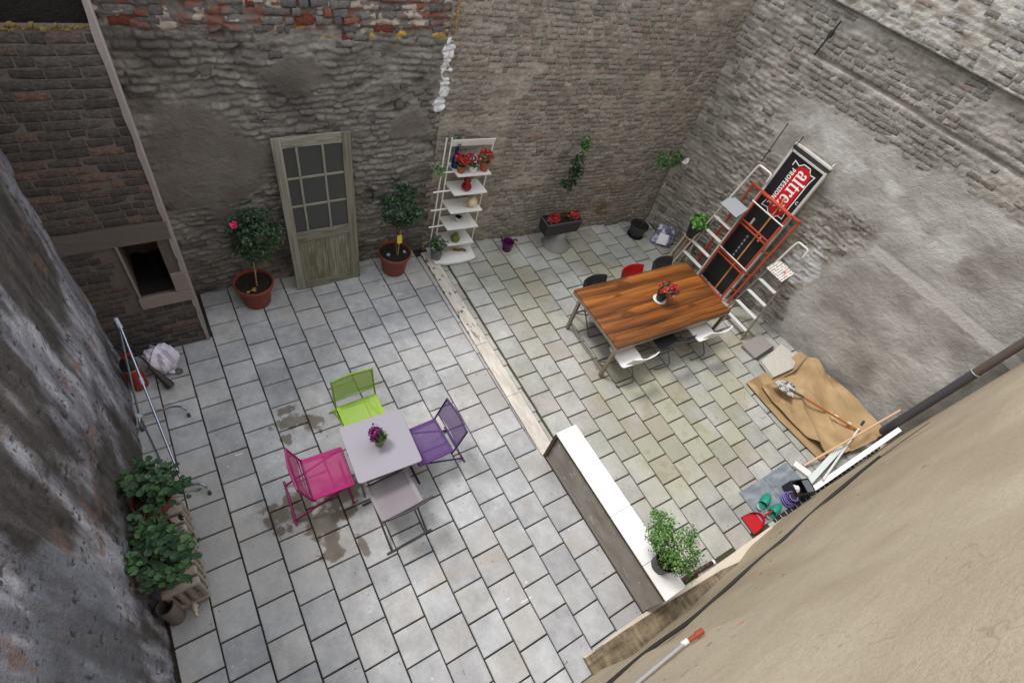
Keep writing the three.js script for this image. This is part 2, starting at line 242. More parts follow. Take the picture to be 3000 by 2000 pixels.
{ // right wall
  const o = thing('side_wall', 'tall grey brick wall, plastered low down, behind ladders and sign panel', 'wall');
  const plast = (u, v) => { const e = 0.25 * (fbm(u * 2.2, v * 2.2, 4, 81) - 0.5); return Math.max(ss(3.55, 3.8, u + e - 0.25 * ss(1.2, 2.4, v)) * ss(3.58, 3.46, v + e * 0.5), ss(1.55, 1.95, u + e) * ss(3.5, 3.36, v + e * 0.6) * ss(2.35, 2.6, v + e)); };
  const beam = (u, v) => { const e = 0.03 * (fbm(u * 3, v * 3, 3, 82) - 0.5); return ss(3.98, 4.04, u) * ss(2.1, 2.125, v + e + 0.012 * (u - 5)) * ss(2.30, 2.275, v + e + 0.012 * (u - 5)); };
  const rub = (u, v) => ss(3.45, 3.2, v) * (1 - plast(u, v));
  const w = { u0: 0.1, u1: 6.7, v0: -0.05, v1: 5.7, step: 0.022, at: u => [XR(u) + 0.05, u], nrm: u => { const s = 0.242 - 0.048 * u; const L = Math.hypot(1, s); return [-1 / L, s / L]; }, tw: 1536, th: 1536, bump: 0.014,
    base: (u, v) => 0.05 * (fbm(u * 0.8, v * 0.8, 2, 83) - 0.5) + 0.06 * ss(4.51, 4.53, v),
    h: (u, v) => { const p = plast(u, v), b = beam(u, v); const gr = ss(0.03, 0.012, Math.abs(v - 3.9 - 0.01 * Math.sin(u * 3))) * ss(1.5, 1.7, u) * ss(4.9, 4.6, u);
      const sw = fbm(u * 2.6 + 1.6 * fbm(u * 1.5, v * 1.5, 2, 88), v * 3.4 + 1.2 * fbm(u * 1.7, v * 1.7, 2, 89), 5, 84);
      return w.base(u, v) + (1 - p) * ((1 - rub(u, v)) * 0.02 * (lumps(u, v, 0.079, 0.21, 331, 0.8) - 0.3) + 0.028 * (fbm(u * 8, v * 20, 3, 85) - 0.45) + rub(u, v) * (0.04 * (fbm(u * 4, v * 7, 3, 86) - 0.6) + 0.014 * (fbm(u * 16, v * 26, 3, 87) - 0.5) + 0.028 * lumps(u, v, 0.076, 0.16, 321, 1.8))) + p * (0.012 + 0.036 * (sw - 0.5)) * (1 - b) + b * 0.012 - 0.05 * gr - 0.03 * ss(0.03, 0.01, Math.abs(v - 4.5)) ; },
    col: (u, v) => { const n = fbm(u * 3.4, v * 6, 5, 91), f = fbm(u * 22, v * 26, 3, 92), p = plast(u, v), b = beam(u, v), d = fbm(u * 0.9, v * 1.1, 3, 93);
      let c = mixc([116, 112, 105], [184, 181, 174], clamp(0.4 + 1.1 * (n - 0.5) + 0.55 * (f - 0.5))); c = mixc(c, [158, 150, 134], 0.35 * ss(0.45, 0.75, d) * (1 - p));
      const sm = fbm(u * 2.0 + 0.8 * fbm(u * 2, v * 2, 2, 90), v * 2.4, 5, 94); c = mixc(c, mixc([134, 131, 126], [202, 201, 199], clamp(0.55 + 1.7 * (sm - 0.5))), 0.75 * p); c = mixc(c, [190, 188, 184], b * 0.9);
      const wh = ss(0.56, 0.7, fbm(u * 1.8, v * 1.8, 4, 95)) * ss(0.9, 0.3, Math.abs(v - 3.1 + 0.12 * (u - 2)) / 0.35) * ss(1.7, 2.2, u); c = mixc(c, [206, 206, 206], 0.6 * wh);
      const up = ss(4.5, 4.6, v); c = mixc(c, [192, 190, 184], 0.55 * up * ss(0.4, 0.6, fbm(u * 5, v * 9, 3, 96)));
      const wp = ss(1.05, 0.85, Math.hypot((u - 3.42) / 0.3, (v - 1.28) / 0.4) + 0.9 * (fbm(u * 11, v * 11, 4, 97) - 0.5)); c = mixc(c, [206, 208, 212], 0.75 * wp); return c; } };
  wallSheet(o, 'mortar_and_plaster', w);
  core(o, [[8.42, 0.0], [9.2, 0.0], [9.2, 6.8], [8.95, 6.8], [8.91, 3.7], [8.71, 2], [8.42, 0.43]], 5.7);
  const mats = [bm([160, 156, 149]), bm([148, 144, 137]), bm([172, 169, 162]), bm([156, 150, 139]), bm([170, 154, 146]), bm([146, 142, 135]), bm([206, 206, 204])];
  const tone = (u, v, r) => v > 4.55 && r > 0.75 ? 6 : r < 0.05 ? 4 : r < 0.3 ? 0 : r < 0.5 ? 1 : r < 0.75 ? 2 : r < 0.88 ? 3 : 5;
  const skip = (u, v) => (Math.abs(v - 3.9) < 0.045 && u > 1.5 && u < 4.9) || Math.abs(v - 4.51) < 0.04 ? 0 : 1;
  layBricks(o, [...coursed({ ...w, v0: 3.3 }, { seed: 9, pitch: 0.079, len: [0.17, 0.24], jit: 1.4, proud: () => 0.007, keep: (u, v) => skip(u, v) * (0.35 + 0.5 * ss(0.4, 0.6, fbm(u * 1.3, v * 1.3, 3, 335))) * (1 - plast(u, v)), tone }),
    ...coursed({ ...w, v1: 3.3 }, { seed: 10, pitch: 0.076, len: [0.1, 0.22], jit: 2.6, proud: (u, v) => 0.008 + 0.014 * fbm(u * 2, v * 2, 2, 99), keep: (u, v) => 0.22 * ss(0.4, 0.1, plast(u, v)) * (Math.hypot((u - 3.36) / 0.36, (v - 1.3) / 0.45) < 1.1 ? 0 : 1), tone: (u, v, r) => [1, 0, 5, 3, 1, 5][Math.floor(r * 6)] })], brickVar, mats, restMat);
  const iron = mat([34, 32, 32], 0.7);
  part(o, 'wall_anchor', [bar([XR(1.65) - 0.03, 3.9, 1.64], [XR(1.7) - 0.03, 4.38, 1.7], 0.022, 0.02, [1, 0, 0]), box(0.05, 0.09, 0.05, [XR(1.68) - 0.035, 4.2, 1.68])], iron);
  part(o, 'iron_rod', cyl([XR(1.87) - 0.05, 2.3, 1.87], [XR(1.89) - 0.06, 3.0, 1.89], 0.008), iron);
  part(o, 'iron_rod', cyl([XR(2.18) - 0.05, 2.72, 2.17], [XR(2.21) - 0.07, 2.97, 2.21], 0.008), iron);
}
{ // left wall
  const o = thing('side_wall', 'dark weathered plaster wall with pale flaking streaks beside the geraniums', 'wall');
  const w = { u0: -0.5, u1: 6.8, v0: -0.05, v1: 4.2, step: 0.022, at: u => [interp([0, 2, 3.9, 4.6], [-0.99, -0.99, -1.085, -1.11], u) - 0.02, u], nrm: () => [1, 0], tw: 1536, th: 1024, bump: 0.02,
    base: () => 0,
    h: (u, v) => 0.03 * (fbm(u * 1.2, v * 0.8, 3, 101) - 0.5) + 0.034 * (fbm(u * 14, v * 3, 4, 102) - 0.5) - 0.022 * ss(0.74, 0.82, fbm(u * 13, v * 10, 3, 103)) + 0.04 * ss(2, 3.4, v) * ss(1.6, 0.8, u) + 0.012 * ss(0.55, 0.62, fbm(u * 1.5, v * 1.0, 4, 105)),
    col: (u, v) => { const s = fbm(u * 9, v * 1.8, 5, 104), pale = ss(0.45, 0.6, 0.7 * fbm(u * 1.7, v * 0.95, 5, 105) + 0.3 * fbm(u * 6, v * 0.7, 4, 109)), f = fbm(u * 30, v * 18, 3, 106); let c = mixc([54, 51, 50], [108, 104, 103], clamp(0.4 + 1.2 * (s - 0.5) + 0.5 * (f - 0.5)));
      c = mixc(c, mixc([118, 119, 130], [192, 194, 206], clamp(0.45 + 2.2 * (s - 0.5))), 0.9 * pale * ss(0.35, 0.5, f + 0.15)); c = mixc(c, [132, 96, 84], 0.5 * ss(0.66, 0.76, fbm(u * 4, v * 3, 4, 107)));
      const sm = ss(1, 0.8, Math.hypot((u - 4.45) / 0.55, (v - 1.9) / 0.95) + 0.3 * (fbm(u * 3, v * 3, 3, 108) - 0.5)); c = mixc(c, [112, 118, 130], 0.6 * sm); c = mixc(c, [52, 49, 48], 0.7 * ss(0.74, 0.82, fbm(u * 13, v * 10, 3, 103))); return c; } };
  wallSheet(o, 'plaster', w);
  core(o, [[-1.6, -0.6], [-1.2, -0.6], [-1.2, 6.9], [-1.6, 6.9]], 4.2);
}
const zN = x => interp([-1.3, 0, 2.4, 2.9, 3.7, 4.66, 5.2, 6, 8.7], [6.45, 6.45, 6.43, 6.5, 6.48, 6.42, 6.34, 6.31, 6.34], x);
{ // near wall: rendered house front below the camera
  const o = thing('house_front', 'smooth cream rendered house front in the near corner', 'wall');
  const w = { u0: -1.4, u1: 9.0, v0: -0.1, v1: 9, step: 0.04, at: u => [u, zN(u)], nrm: () => [0, -1], tw: 2048, th: 1792, bump: 0.0028, brep: 0.4,
    h: (u, v) => 0.02 * (fbm(u * 0.9, v * 0.9, 3, 111) - 0.5) + 0.006 * (fbm(u * 5, v * 5, 3, 112) - 0.5),
    col: (u, v) => { const n = fbm(u * 1.6 + v * 1.2, v * 2.4 - u * 0.8, 5, 113), f = fbm(u * 90, v * 90, 2, 114), d = fbm(u * 0.8, v * 0.5, 3, 115); let c = mixc([164, 150, 128], [192, 179, 156], clamp(0.5 + 0.7 * (n - 0.5) + 0.7 * (f - 0.5))); c = mixc(c, [150, 134, 110], 0.5 * ss(0.55, 0.8, d));
      c = mixc(c, [206, 110, 78], ss(0.88, 0.9, fbm(u * 9, v * 9, 2, 116)) * ss(1.9, 2.2, u) * ss(3.2, 2.8, v)); c = mixc(c, [84, 74, 62], 0.7 * ss(0.88, 0.91, fbm(u * 14, v * 14, 2, 117)) * ss(3.4, 2.6, v)); const cr = Math.abs(fbm(u * 1.1 + 3, v * 1.6, 5, 118) - 0.5); c = mixc(c, [112, 98, 80], 0.3 * ss(0.004, 0.001, cr) * ss(0.55, 0.65, fbm(u * 0.7, v * 0.7, 2, 119))); c = mixc(c, [152, 137, 115], 0.2 * ss(0.5, 0.75, fbm(u * 3, v * 6, 5, 120))); return c; } };
  wallSheet(o, 'render_coat', w);
  part(o, 'core', slab([[-1.7, 6.62], [9.2, 6.62], [9.2, 7.0], [-1.7, 7.0]], -0.3, 9), mat([150, 140, 125], 1));
  const dark = mat([38, 34, 32], 0.7);
  const cp = [[1.6, 1.5], [2.0, 1.36], [2.57, 1.12], [3.31, 0.88], [4.13, 0.86], [4.7, 1.0], [5.29, 1.35], [5.88, 1.45], [6.5, 1.36]].map(([x, y]) => [x, y, zN(x) - 0.012]);
  part(o, 'black_cable', tube(cp, 0.019, 60, 7), dark);
  part(o, 'crack_filler', tube([[6.5, 1.36, zN(6.5) - 0.004], [7.1, 1.33, zN(7.1) - 0.002], [7.7, 1.4, zN(7.7)]], 0.011, 14, 6), mat([92, 78, 62], 0.9));
  const grey = mat([150, 146, 146], 0.6);
  const cd = part(o, 'conduit', tube([[1.3, 2.3, zN(1.3) - 0.025], [1.82, 2.3, zN(1.8) - 0.025], [2.22, 2.32, zN(2.2) - 0.03]], 0.014, 16, 8), grey);
  part(cd, 'collar', cyl([2.2, 2.31, zN(2.2) - 0.032], [2.25, 2.33, zN(2.2) - 0.032], 0.019, 0.019, 12), mat([214, 212, 206], 0.6));
  part(cd, 'orange_cap', [cyl([2.25, 2.33, zN(2.2) - 0.03], [2.32, 2.385, zN(2.2) - 0.032], 0.015, 0.017, 12), cyl([2.305, 2.37, zN(2.2) - 0.032], [2.35, 2.41, zN(2.2) - 0.034], 0.023, 0.02, 12)], mat([150, 66, 42], 0.7));
  // mortar fillet and mossy threshold along the foot of the wall
  part(o, 'mortar_fillet', slab([[2.37, 6.245], [2.9, 6.238], [3.55, 6.253], [4.45, 6.286], [5.6, 6.3], [5.6, 6.36], [4.8, 6.42], [4.5, 6.36], [3.6, 6.30], [2.9, 6.268], [2.39, 6.262]], -0.1, 0.03), mat([206, 196, 180], 0.95, { bumpMap: bumpFine, bumpScale: 0.01 }));
  const th = dtex(512, 128, (u, v) => { const s = fbm(u * 60, v * 2, 3, 121), n = fbm(u * 9, v * 5, 4, 122); return mixc([74, 64, 50], [150, 136, 112], clamp(0.45 + 0.8 * (s - 0.5) + 1.2 * (n - 0.5))); });
  part(o, 'threshold', slab([[2.375, 6.262], [2.9, 6.268], [3.6, 6.30], [4.5, 6.36], [4.8, 6.41], [4.8, 6.6], [2.375, 6.6]], -0.1, 0.06), mat([255, 255, 255], 0.95, { map: rep(th, 0.45, 3), bumpMap: bumpFine, bumpScale: 0.01 }));
}
{ // chimney breast with hearth opening
  const o = thing('chimney_breast', 'dark brick chimney breast with small square hearth opening', 'chimney');
  const X0 = -1.15, X1 = -0.045, ZF = 0.735, oL = -0.54, oR = -0.195, oB = 0.975, oT = 1.745, mort = mat([104, 95, 92], 0.95, { bumpMap: bumpFine, bumpScale: 0.01 });
  part(o, 'masonry', [box(X1 - X0, oB + 0.2, ZF + 0.3, [(X0 + X1) / 2, (oB - 0.2) / 2, (ZF - 0.3) / 2], undefined, 0), box(oL - X0, oT - oB, ZF + 0.3, [(X0 + oL) / 2, (oB + oT) / 2, (ZF - 0.3) / 2], undefined, 0), box(X1 - oR, oT - oB, ZF + 0.3, [(oR + X1) / 2, (oB + oT) / 2, (ZF - 0.3) / 2], undefined, 0), box(X1 - X0, 3.86 - oT, ZF + 0.3, [(X0 + X1) / 2, (oT + 3.86) / 2, (ZF - 0.3) / 2], undefined, 0), box(oR - oL, oT - oB, 0.3, [(oL + oR) / 2, (oB + oT) / 2, -0.1], undefined, 0)], mort);
  const soot = dtex(256, 256, (u, v) => { const q = fbm(u * 8, v * 14, 4, 131); return mixc([22, 19, 18], [150, 62, 42], ss(0.52, 0.6, q) * ss(0.2, 0.5, v)); });
  part(o, 'sooty_flue_front', box(X1 - X0 - 0.01, 0.9, ZF + 0.2, [(X0 + X1) / 2, 4.311, (ZF - 0.3) / 2], undefined, 0), mat([255, 255, 255], 1, { map: soot, bumpMap: bumpFine, bumpScale: 0.02 }));
  // smooth pale corner plaster on the side face
  part(o, 'corner_plaster', grid(20, 180, (s, t) => [X1 + 0.012 + 0.006 * (fbm(s * 3, t * 30, 3, 133) - 0.5), t * 4.75, 0.75 - s * 0.9]), mat([168, 160, 160], 0.9, { bumpMap: rep(bumpFine, 1, 5), bumpScale: 0.008 }));
  part(o, 'corner_plaster_edge', grid(4, 160, (a, b) => [X1 + 0.014 - 0.042 * a * (0.8 + 0.5 * fbm(b * 40, a, 2, 9)), b * 4.75, 0.752 + 0.004 * (1 - a)]), mat([166, 158, 158], 0.9, { bumpMap: rep(bumpFine, 1, 8), bumpScale: 0.006 }));
  const foam = mat([112, 99, 58], 0.95), fr = mulberry(91);
  part(o, 'expanding_foam', Array.from({ length: 90 }, (_, i) => xf(new THREE.IcosahedronGeometry(0.008 + 0.02 * fr() * fr(), 1), [-1.0 + i * 0.0105, 3.855 + 0.045 * (fr() - 0.6), 0.735], [fr(), fr(), fr()], [1.3, 0.9, 0.6])), foam);
  const w = { u0: X0, u1: X1 - 0.02, clip: true, v0: 0.01, v1: 3.84, at: u => [u, ZF], nrm: () => [0, 1], base: () => 0 };
  const mats = [bm([102, 97, 95]), bm([92, 88, 87]), bm([112, 107, 105]), bm([114, 100, 95]), bm([134, 108, 99]), bm([86, 82, 81])];
  const inside = (u, v) => (u > oL - 0.1 && u < X1 && v > 0.78 && v < 1.3) || (u > oL - 0.1 && u < oR + 0.09 && v > 0.9 && v < 1.8) || (v > 1.74 && v < 2.01) ? 0 : 1;
  layBricks(o, coursed(w, { seed: 14, pitch: 0.0865, len: [0.2, 0.25], jit: 0.8, depth: 0.04, proud: () => 0.004, keep: inside, tone: (u, v, r) => { const red = ss(0.5, 0.7, fbm(u * 3, v * 2.2, 3, 141)); return r < 0.12 + 0.35 * red ? (r < 0.05 + 0.1 * red ? 4 : 3) : r < 0.5 ? 0 : r < 0.7 ? 1 : r < 0.85 ? 2 : 5; } }), brickVarSmooth, mats, restMat);
  part(o, 'plaster_lintel', box(X1 - X0, 0.235, 0.04, [(X0 + X1) / 2 - 0.003, 1.873, ZF + 0.001], undefined, 0.006), mat([106, 99, 96], 0.95, { bumpMap: bumpFine, bumpScale: 0.01 }));
  const sur = mat([152, 140, 136], 0.95, { bumpMap: bumpFine, bumpScale: 0.01 });
  part(o, 'hearth_sill', box(0.54, 0.17, 0.05, [-0.309, 0.889, ZF + 0.002], undefined, 0.008), sur);
  part(o, 'hearth_jamb', box(0.148, 0.285, 0.05, [-0.119, 1.119, ZF + 0.002], undefined, 0.008), sur);
  part(o, 'hearth_edge', box(0.02, 0.79, 0.05, [-0.551, 1.365, ZF + 0.002], undefined, 0.004), mat([140, 128, 122], 0.9));
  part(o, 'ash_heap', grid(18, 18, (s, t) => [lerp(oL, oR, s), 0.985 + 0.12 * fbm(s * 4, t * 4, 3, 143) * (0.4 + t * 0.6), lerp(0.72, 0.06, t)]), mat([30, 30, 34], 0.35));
}

// ---------------------------------------------------------------- ground and paving
{
  const g = part(scene, 'ground', xf(new THREE.PlaneGeometry(60, 60), [4, -0.03, 3], [-Math.PI / 2, 0, 0]), mat([52, 49, 42], 1, { bumpMap: rep(bumpFine, 60, 60), bumpScale: 0.02 })); g.userData.kind = 'structure';
}
const RL = { x0: -1.3, x1: 3.6, z0: -0.3, z1: 6.7 }, RR = { x0: 3.3, x1: 9.0, z0: -0.2, z1: 6.6 };
const stains = [[0.518, 2.171, 0.10, 0.06], [0.553, 2.348, 0.2, 0.1], [0.771, 2.463, 0.09, 0.12], [0.413, 2.561, 0.06, 0.07], [0.085, 3.411, 0.16, 0.12], [0.241, 3.305, 0.12, 0.07], [0.344, 3.438, 0.2, 0.1], [0.149, 3.619, 0.05, 0.07], [0.271, 3.583, 0.1, 0.05], [0.492, 3.868, 0.11, 0.16], [0.465, 4.073, 0.13, 0.08], [0.77, 4.15, 0.04, 0.11], [0.459, 3.72, 0.14, 0.12], [0.8, 3.5, 0.28, 0.14], [0.058, 3.605, 0.06, 0.06], [0.7, 3.72, 0.14, 0.07]];
const paveL = dtex(1152, 1664, (s, t) => {
  const x = lerp(RL.x0, RL.x1, s), z = lerp(RL.z0, RL.z1, t), n = fbm(x * 2.2, z * 2.2, 5, 151), f = fbm(x * 40, z * 40, 2, 152), b = fbm(x * 9, z * 9, 3, 153);
  let c = mixc([145, 147, 150], [191, 193, 196], clamp(0.5 + 1.0 * (n - 0.5) + 0.5 * (b - 0.5) + 0.35 * (f - 0.5)));
  c = mixc(c, [172, 169, 164], 0.4 * ss(0.5, 0.7, fbm(x * 1.1, z * 1.1, 3, 154)) + 0.2 * ss(2.2, 3.2, x)); c = mixc(c, [172, 162, 152], 0.4 * ss(0.7, 0.78, fbm(x * 3, z * 3, 4, 155)));
  let d = 0; for (const [sx, sz, rx, rz] of stains) { const q = Math.hypot((x - sx) / rx, (z - sz) / rz); if (q < 2) d = Math.max(d, ss(1.25, 0.75, q + 1.7 * (fbm(x * 13, z * 13, 4, 156) - 0.5))); }
  c = mixc(c, mixc([84, 76, 66], [112, 106, 98], b), 0.8 * d);
  c = mixc(c, [228, 230, 232], 0.7 * ss(0.93, 0.96, vn(x * 19, z * 19, 157)) * ss(0.6, 0.8, vn(x * 3, z * 3, 158))); c = mixc(c, [90, 86, 82], 0.7 * ss(0.965, 0.98, vn(x * 23, z * 23, 159))); return c;
}, true, false);
const paveR = dtex(1280, 1536, (s, t) => {
  const x = lerp(RR.x0, RR.x1, s), z = lerp(RR.z0, RR.z1, t), n = fbm(x * 2.2, z * 2.2, 5, 161), f = fbm(x * 40, z * 40, 2, 162), b = fbm(x * 8, z * 8, 3, 163);
  let c = mixc([146, 147, 145], [190, 191, 188], clamp(0.5 + 1.0 * (n - 0.5) + 0.5 * (b - 0.5) + 0.35 * (f - 0.5)));
  const al = ss(0.42, 0.66, fbm(x * 1.3, z * 1.3, 4, 164)) * ss(3.9, 4.8, x) * ss(5.9, 4.9, z); c = mixc(c, [160, 160, 140], 0.7 * al); c = mixc(c, [136, 138, 106], 0.4 * al * ss(0.56, 0.72, b));
  c = mixc(c, [166, 162, 154], 0.2 * ss(0.68, 0.76, fbm(x * 2.6, z * 2.6, 3, 165))); c = mixc(c, [90, 88, 80], 0.7 * ss(0.965, 0.98, vn(x * 23, z * 23, 166))); return c;
}, true, false);
const pbump = { bumpMap: bumpFine, bumpScale: 0.004 };
const toneL = [[255, 255, 255], [247, 247, 248], [252, 250, 247], [241, 241, 242], [253, 254, 255], [236, 236, 237]].map(c => mat(c, 0.82, { map: paveL, ...pbump }));
const toneR = [[255, 255, 255], [243, 243, 241], [251, 250, 244], [234, 235, 232], [252, 252, 251], [238, 233, 230]].map(c => mat(c, 0.82, { map: paveR, ...pbump }));
const prng = mulberry(404);
function paver(parent, pts, region, mats, tilt = 1) { // pts: 4 xz corners, counter order a-b-c-d around
  const cx = (pts[0][0] + pts[2][0]) / 2, cz = (pts[0][1] + pts[2][1]) / 2, h = (prng() - 0.5) * 0.006 * tilt, tx = (prng() - 0.5) * 0.012 * tilt, tz = (prng() - 0.5) * 0.012 * tilt, rot = (prng() - 0.5) * 0.012 * tilt;
  const R = ([x, z]) => [cx + (x - cx) - rot * (z - cz), cz + (z - cz) + rot * (x - cx)], y = (x, z, o) => o + h + tx * (x - cx) + tz * (z - cz);
  const inn = (p, k) => { const L = Math.hypot(p[0] - cx, p[1] - cz); return [p[0] - k * Math.sign(p[0] - cx), p[1] - k * Math.sign(p[1] - cz)]; };
  const O = pts.map(R), I = O.map(p => inn(p, 0.006)), pos = [], q = (a, b, c, d) => pos.push(...a, ...b, ...c, ...a, ...c, ...d), T = i => [I[i][0], y(...I[i], 0), I[i][1]], M = i => [O[i][0], y(...O[i], -0.006), O[i][1]], B = i => [O[i][0], -0.06, O[i][1]];
  q(T(0), T(1), T(2), T(3)); for (let i = 0; i < 4; i++) { const j = (i + 1) % 4; q(T(i), M(i), M(j), T(j)); q(M(i), B(i), B(j), M(j)); }
  const g = new THREE.BufferGeometry(); g.setAttribute('position', new THREE.Float32BufferAttribute(pos, 3));
  const uv = []; for (let i = 0; i < pos.length; i += 3) uv.push((pos[i] - region.x0) / (region.x1 - region.x0), (pos[i + 2] - region.z0) / (region.z1 - region.z0));
  g.setAttribute('uv', new THREE.Float32BufferAttribute(uv, 2)); g.computeVertexNormals();
  return part(parent, 'paver', g, mats[Math.floor(prng() * mats.length)]);
}
const rectPts = (x0, x1, z0, z1, f = p => p) => [[x0, z0], [x0, z1], [x1, z1], [x1, z0]].map(f);
{ // left half of the court
  const o = structure('pavement'), offs = { '-3': 0.005, '-2': 0.155, '-1': -0.003, 0: 0.171, 1: 0.306, 2: 0.49, 3: 0.287, 4: 0.435, 5: 0.562, 6: 0.409, 7: 0.554, 8: 0.425 }, P = 0.35405, j = 0.0075;
  for (let c = -3; c <= 8; c++) {
    const x0 = c * 0.36 + j + (prng() - 0.5) * 0.003, xE = z => (c === 8 ? (z > 3.95 ? 3.272 : 3.222) : (c + 1) * 0.36) - j, x1 = xE(0), o0 = offs[c] - Math.ceil((offs[c] + 0.2) / P) * P;
    for (let z = o0; z < 6.6; z += P) {
      const za = Math.max(z, -0.16) + j + (prng() - 0.5) * 0.003, zb = z + P - j;
      if (zb - za < 0.05 || (x1 < 0 && zb < 0.72)) continue;
      paver(o, rectPts(x0, xE(z), x1 < 0 && za < 0.7 ? 0.7 : za, zb), RL, toneL, 1.5);
    }
  }
  // narrow cut strip beside the channel
  for (let z = 0.1; z < 4.05;) { const L = 0.25 + prng() * 0.4; paver(o, rectPts(3.226, 3.30 - 0.018 * z, z, z + L - 0.01), RL, toneL); z += L; }
}
{ // right half, turned a little with the back wall
  const o = structure('pavement'), A = 0.029, x0 = 4.2266, PX = 0.35445, P = 0.35764, j = 0.009, cA = Math.cos(A), sA = Math.sin(A);
  part(o, 'joint_bed', xf(new THREE.PlaneGeometry(5.2, 6.3), [6.1, -0.02, 3.2], [-Math.PI / 2, 0, 0]), mat([66, 66, 46], 1, { bumpMap: rep(bumpFine, 6, 6), bumpScale: 0.02 }));
  const f = ([s, t]) => [x0 + s * cA - (t - 5) * sA, 5 + (t - 5) * cA + s * sA];
  const off = { '-2': 1.056 + 0.03, '-1': 0.872 + 0.012, 0: 4.282, 1: 3.739, 2: 3.911, 3: 3.739, 4: 3.916, 5: 4.105, 6: 3.933, 7: 4.12, 8: 3.95, 9: 4.13, 10: 3.96, 11: 4.14, 12: 3.95 };
  for (let c = -2; c <= 12; c++) {
    let t0 = off[c] - A * (c + 0.5) * PX; while (t0 > -0.6) t0 -= P;
    for (let t = t0; t < 6.5; t += P) {
      const pts = rectPts(c * PX + j, (c + 1) * PX - j, t + j, t + P - j, f), cx = (pts[0][0] + pts[2][0]) / 2, cz = (pts[0][1] + pts[2][1]) / 2;
      if (cz < zBR(cx) - 0.17 || cx > XR(cz) + 0.1 || cz > 6.42) continue;
      paver(o, pts, RR, toneR, 1.6);
    }
  }
  for (let z = 0.35; z < 4.05;) { const L = 0.16 + prng() * 0.3; paver(o, rectPts(3.532 - 0.0165 * z, 3.628 - 0.029 * z, z, z + L - 0.012), RR, toneR); z += L; }
}
{ // pale stone channel between the two halves
  const o = structure('drain_channel');
  const st = dtex(256, 512, (u, v) => { const n = fbm(u * 5, v * 20, 5, 171), f = fbm(u * 30, v * 90, 2, 172); let c = mixc([172, 165, 154], [214, 209, 202], clamp(0.55 + 1.2 * (n - 0.5) + 0.4 * (f - 0.5))); return mixc(c, [84, 78, 70], 0.8 * ss(0.78, 0.82, vn(u * 9, v * 60, 173)) * ss(0.6, 0.4, v)); });
  const m = mat([255, 255, 255], 0.9, { map: rep(st, 4, 0.25), ...pbump });
  const xl = z => 3.318 - 0.019 * z, xr = z => 3.522 - 0.0165 * z;
  for (const [a, b] of [[0.05, 0.9], [0.905, 2.13], [2.136, 3.1], [3.106, 4.08]]) part(o, 'channel_stone', slab([[xl(a), a], [xl(b), b], [xr(b), b], [xr(a), a]], -0.06, 0.012 + (a > 2 ? 0 : 0.004)), m);
}
// ---------------------------------------------------------------- foliage helpers
function leafGeo(n, seed, place, size, cols, opt = {}) { // place(r) -> [x, y, z, nx, ny, nz]; folded pointed leaves in one mesh
  const r = mulberry(seed), pos = [], col = [], a = V3(), b = V3(), nn = V3(), asp = opt.aspect ?? 0.5;
  for (let i = 0; i < n; i++) {
    const p = place(r), s = size * (0.6 + 0.8 * r());
    nn.set(p[3] ?? 0, p[4] ?? 1, p[5] ?? 0).normalize().addScaledVector(V3(r() - 0.5, r() - 0.5, r() - 0.5), opt.wild ?? 1.5).normalize();
    a.set(r() - 0.5, r() - 0.5, r() - 0.5).cross(nn).normalize(); b.crossVectors(nn, a);
    const c = cols[Math.floor(r() * cols.length)], k = 0.8 + 0.4 * r(), P = V3(p[0], p[1], p[2]);
    const q = (u, w, h) => P.clone().addScaledVector(a, u * s).addScaledVector(b, w * s).addScaledVector(nn, h * s);
    const B = q(-0.5, 0, 0), T = q(0.5, 0, -0.12), L = q(-0.05, asp * 0.5, 0.12), R = q(-0.05, -asp * 0.5, 0.12), M1 = q(0, 0, 0);
    for (const t of [B, R, M1, R, T, M1, M1, T, L, B, M1, L]) { pos.push(t.x, t.y, t.z); col.push(c.r * k, c.g * k, c.b * k); }
  }
  const g = new THREE.BufferGeometry(); g.setAttribute('position', new THREE.Float32BufferAttribute(pos, 3)); g.setAttribute('color', new THREE.Float32BufferAttribute(col, 3)); g.computeVertexNormals(); return g;
}
function clumps(seed, k, c, rad, tight) { // place() spreading leaves over k clumps in an ellipsoid
  const r = mulberry(seed), cs = [];
  for (let i = 0; i < k; i++) { const th = r() * 6.283, ph = Math.acos(2 * r() - 1), q = Math.cbrt(0.15 + 0.85 * r()); cs.push([c[0] + rad[0] * q * Math.sin(ph) * Math.cos(th), c[1] + rad[1] * q * Math.cos(ph), c[2] + rad[2] * q * Math.sin(ph) * Math.sin(th), 0.6 + 0.8 * r()]); }
  return rr => { const q = cs[Math.floor(rr() * k)], g = () => (rr() + rr() + rr() - 1.5) * tight * q[3], d = [g(), g() * 0.8, g()]; return [q[0] + d[0], q[1] + d[1], q[2] + d[2], (q[0] + d[0] - c[0]) * 1.5, (q[1] + d[1] - c[1]) + 0.25, (q[2] + d[2] - c[2]) * 1.5]; };
}
const leafMat = new THREE.MeshStandardMaterial({ vertexColors: true, roughness: 0.55, side: THREE.DoubleSide });
const petalMat = new THREE.MeshStandardMaterial({ vertexColors: true, roughness: 0.7, side: THREE.DoubleSide });
const darkLeaf = [C(38, 62, 40), C(50, 78, 48), C(62, 92, 58), C(30, 50, 34)], midLeaf = [C(52, 92, 44), C(70, 112, 54), C(42, 76, 38), C(92, 132, 66)], brightLeaf = [C(70, 122, 44), C(96, 150, 60), C(54, 100, 36), C(120, 168, 78)];
const reds = [C(158, 22, 28), C(176, 34, 38), C(134, 14, 22), C(196, 70, 70)];
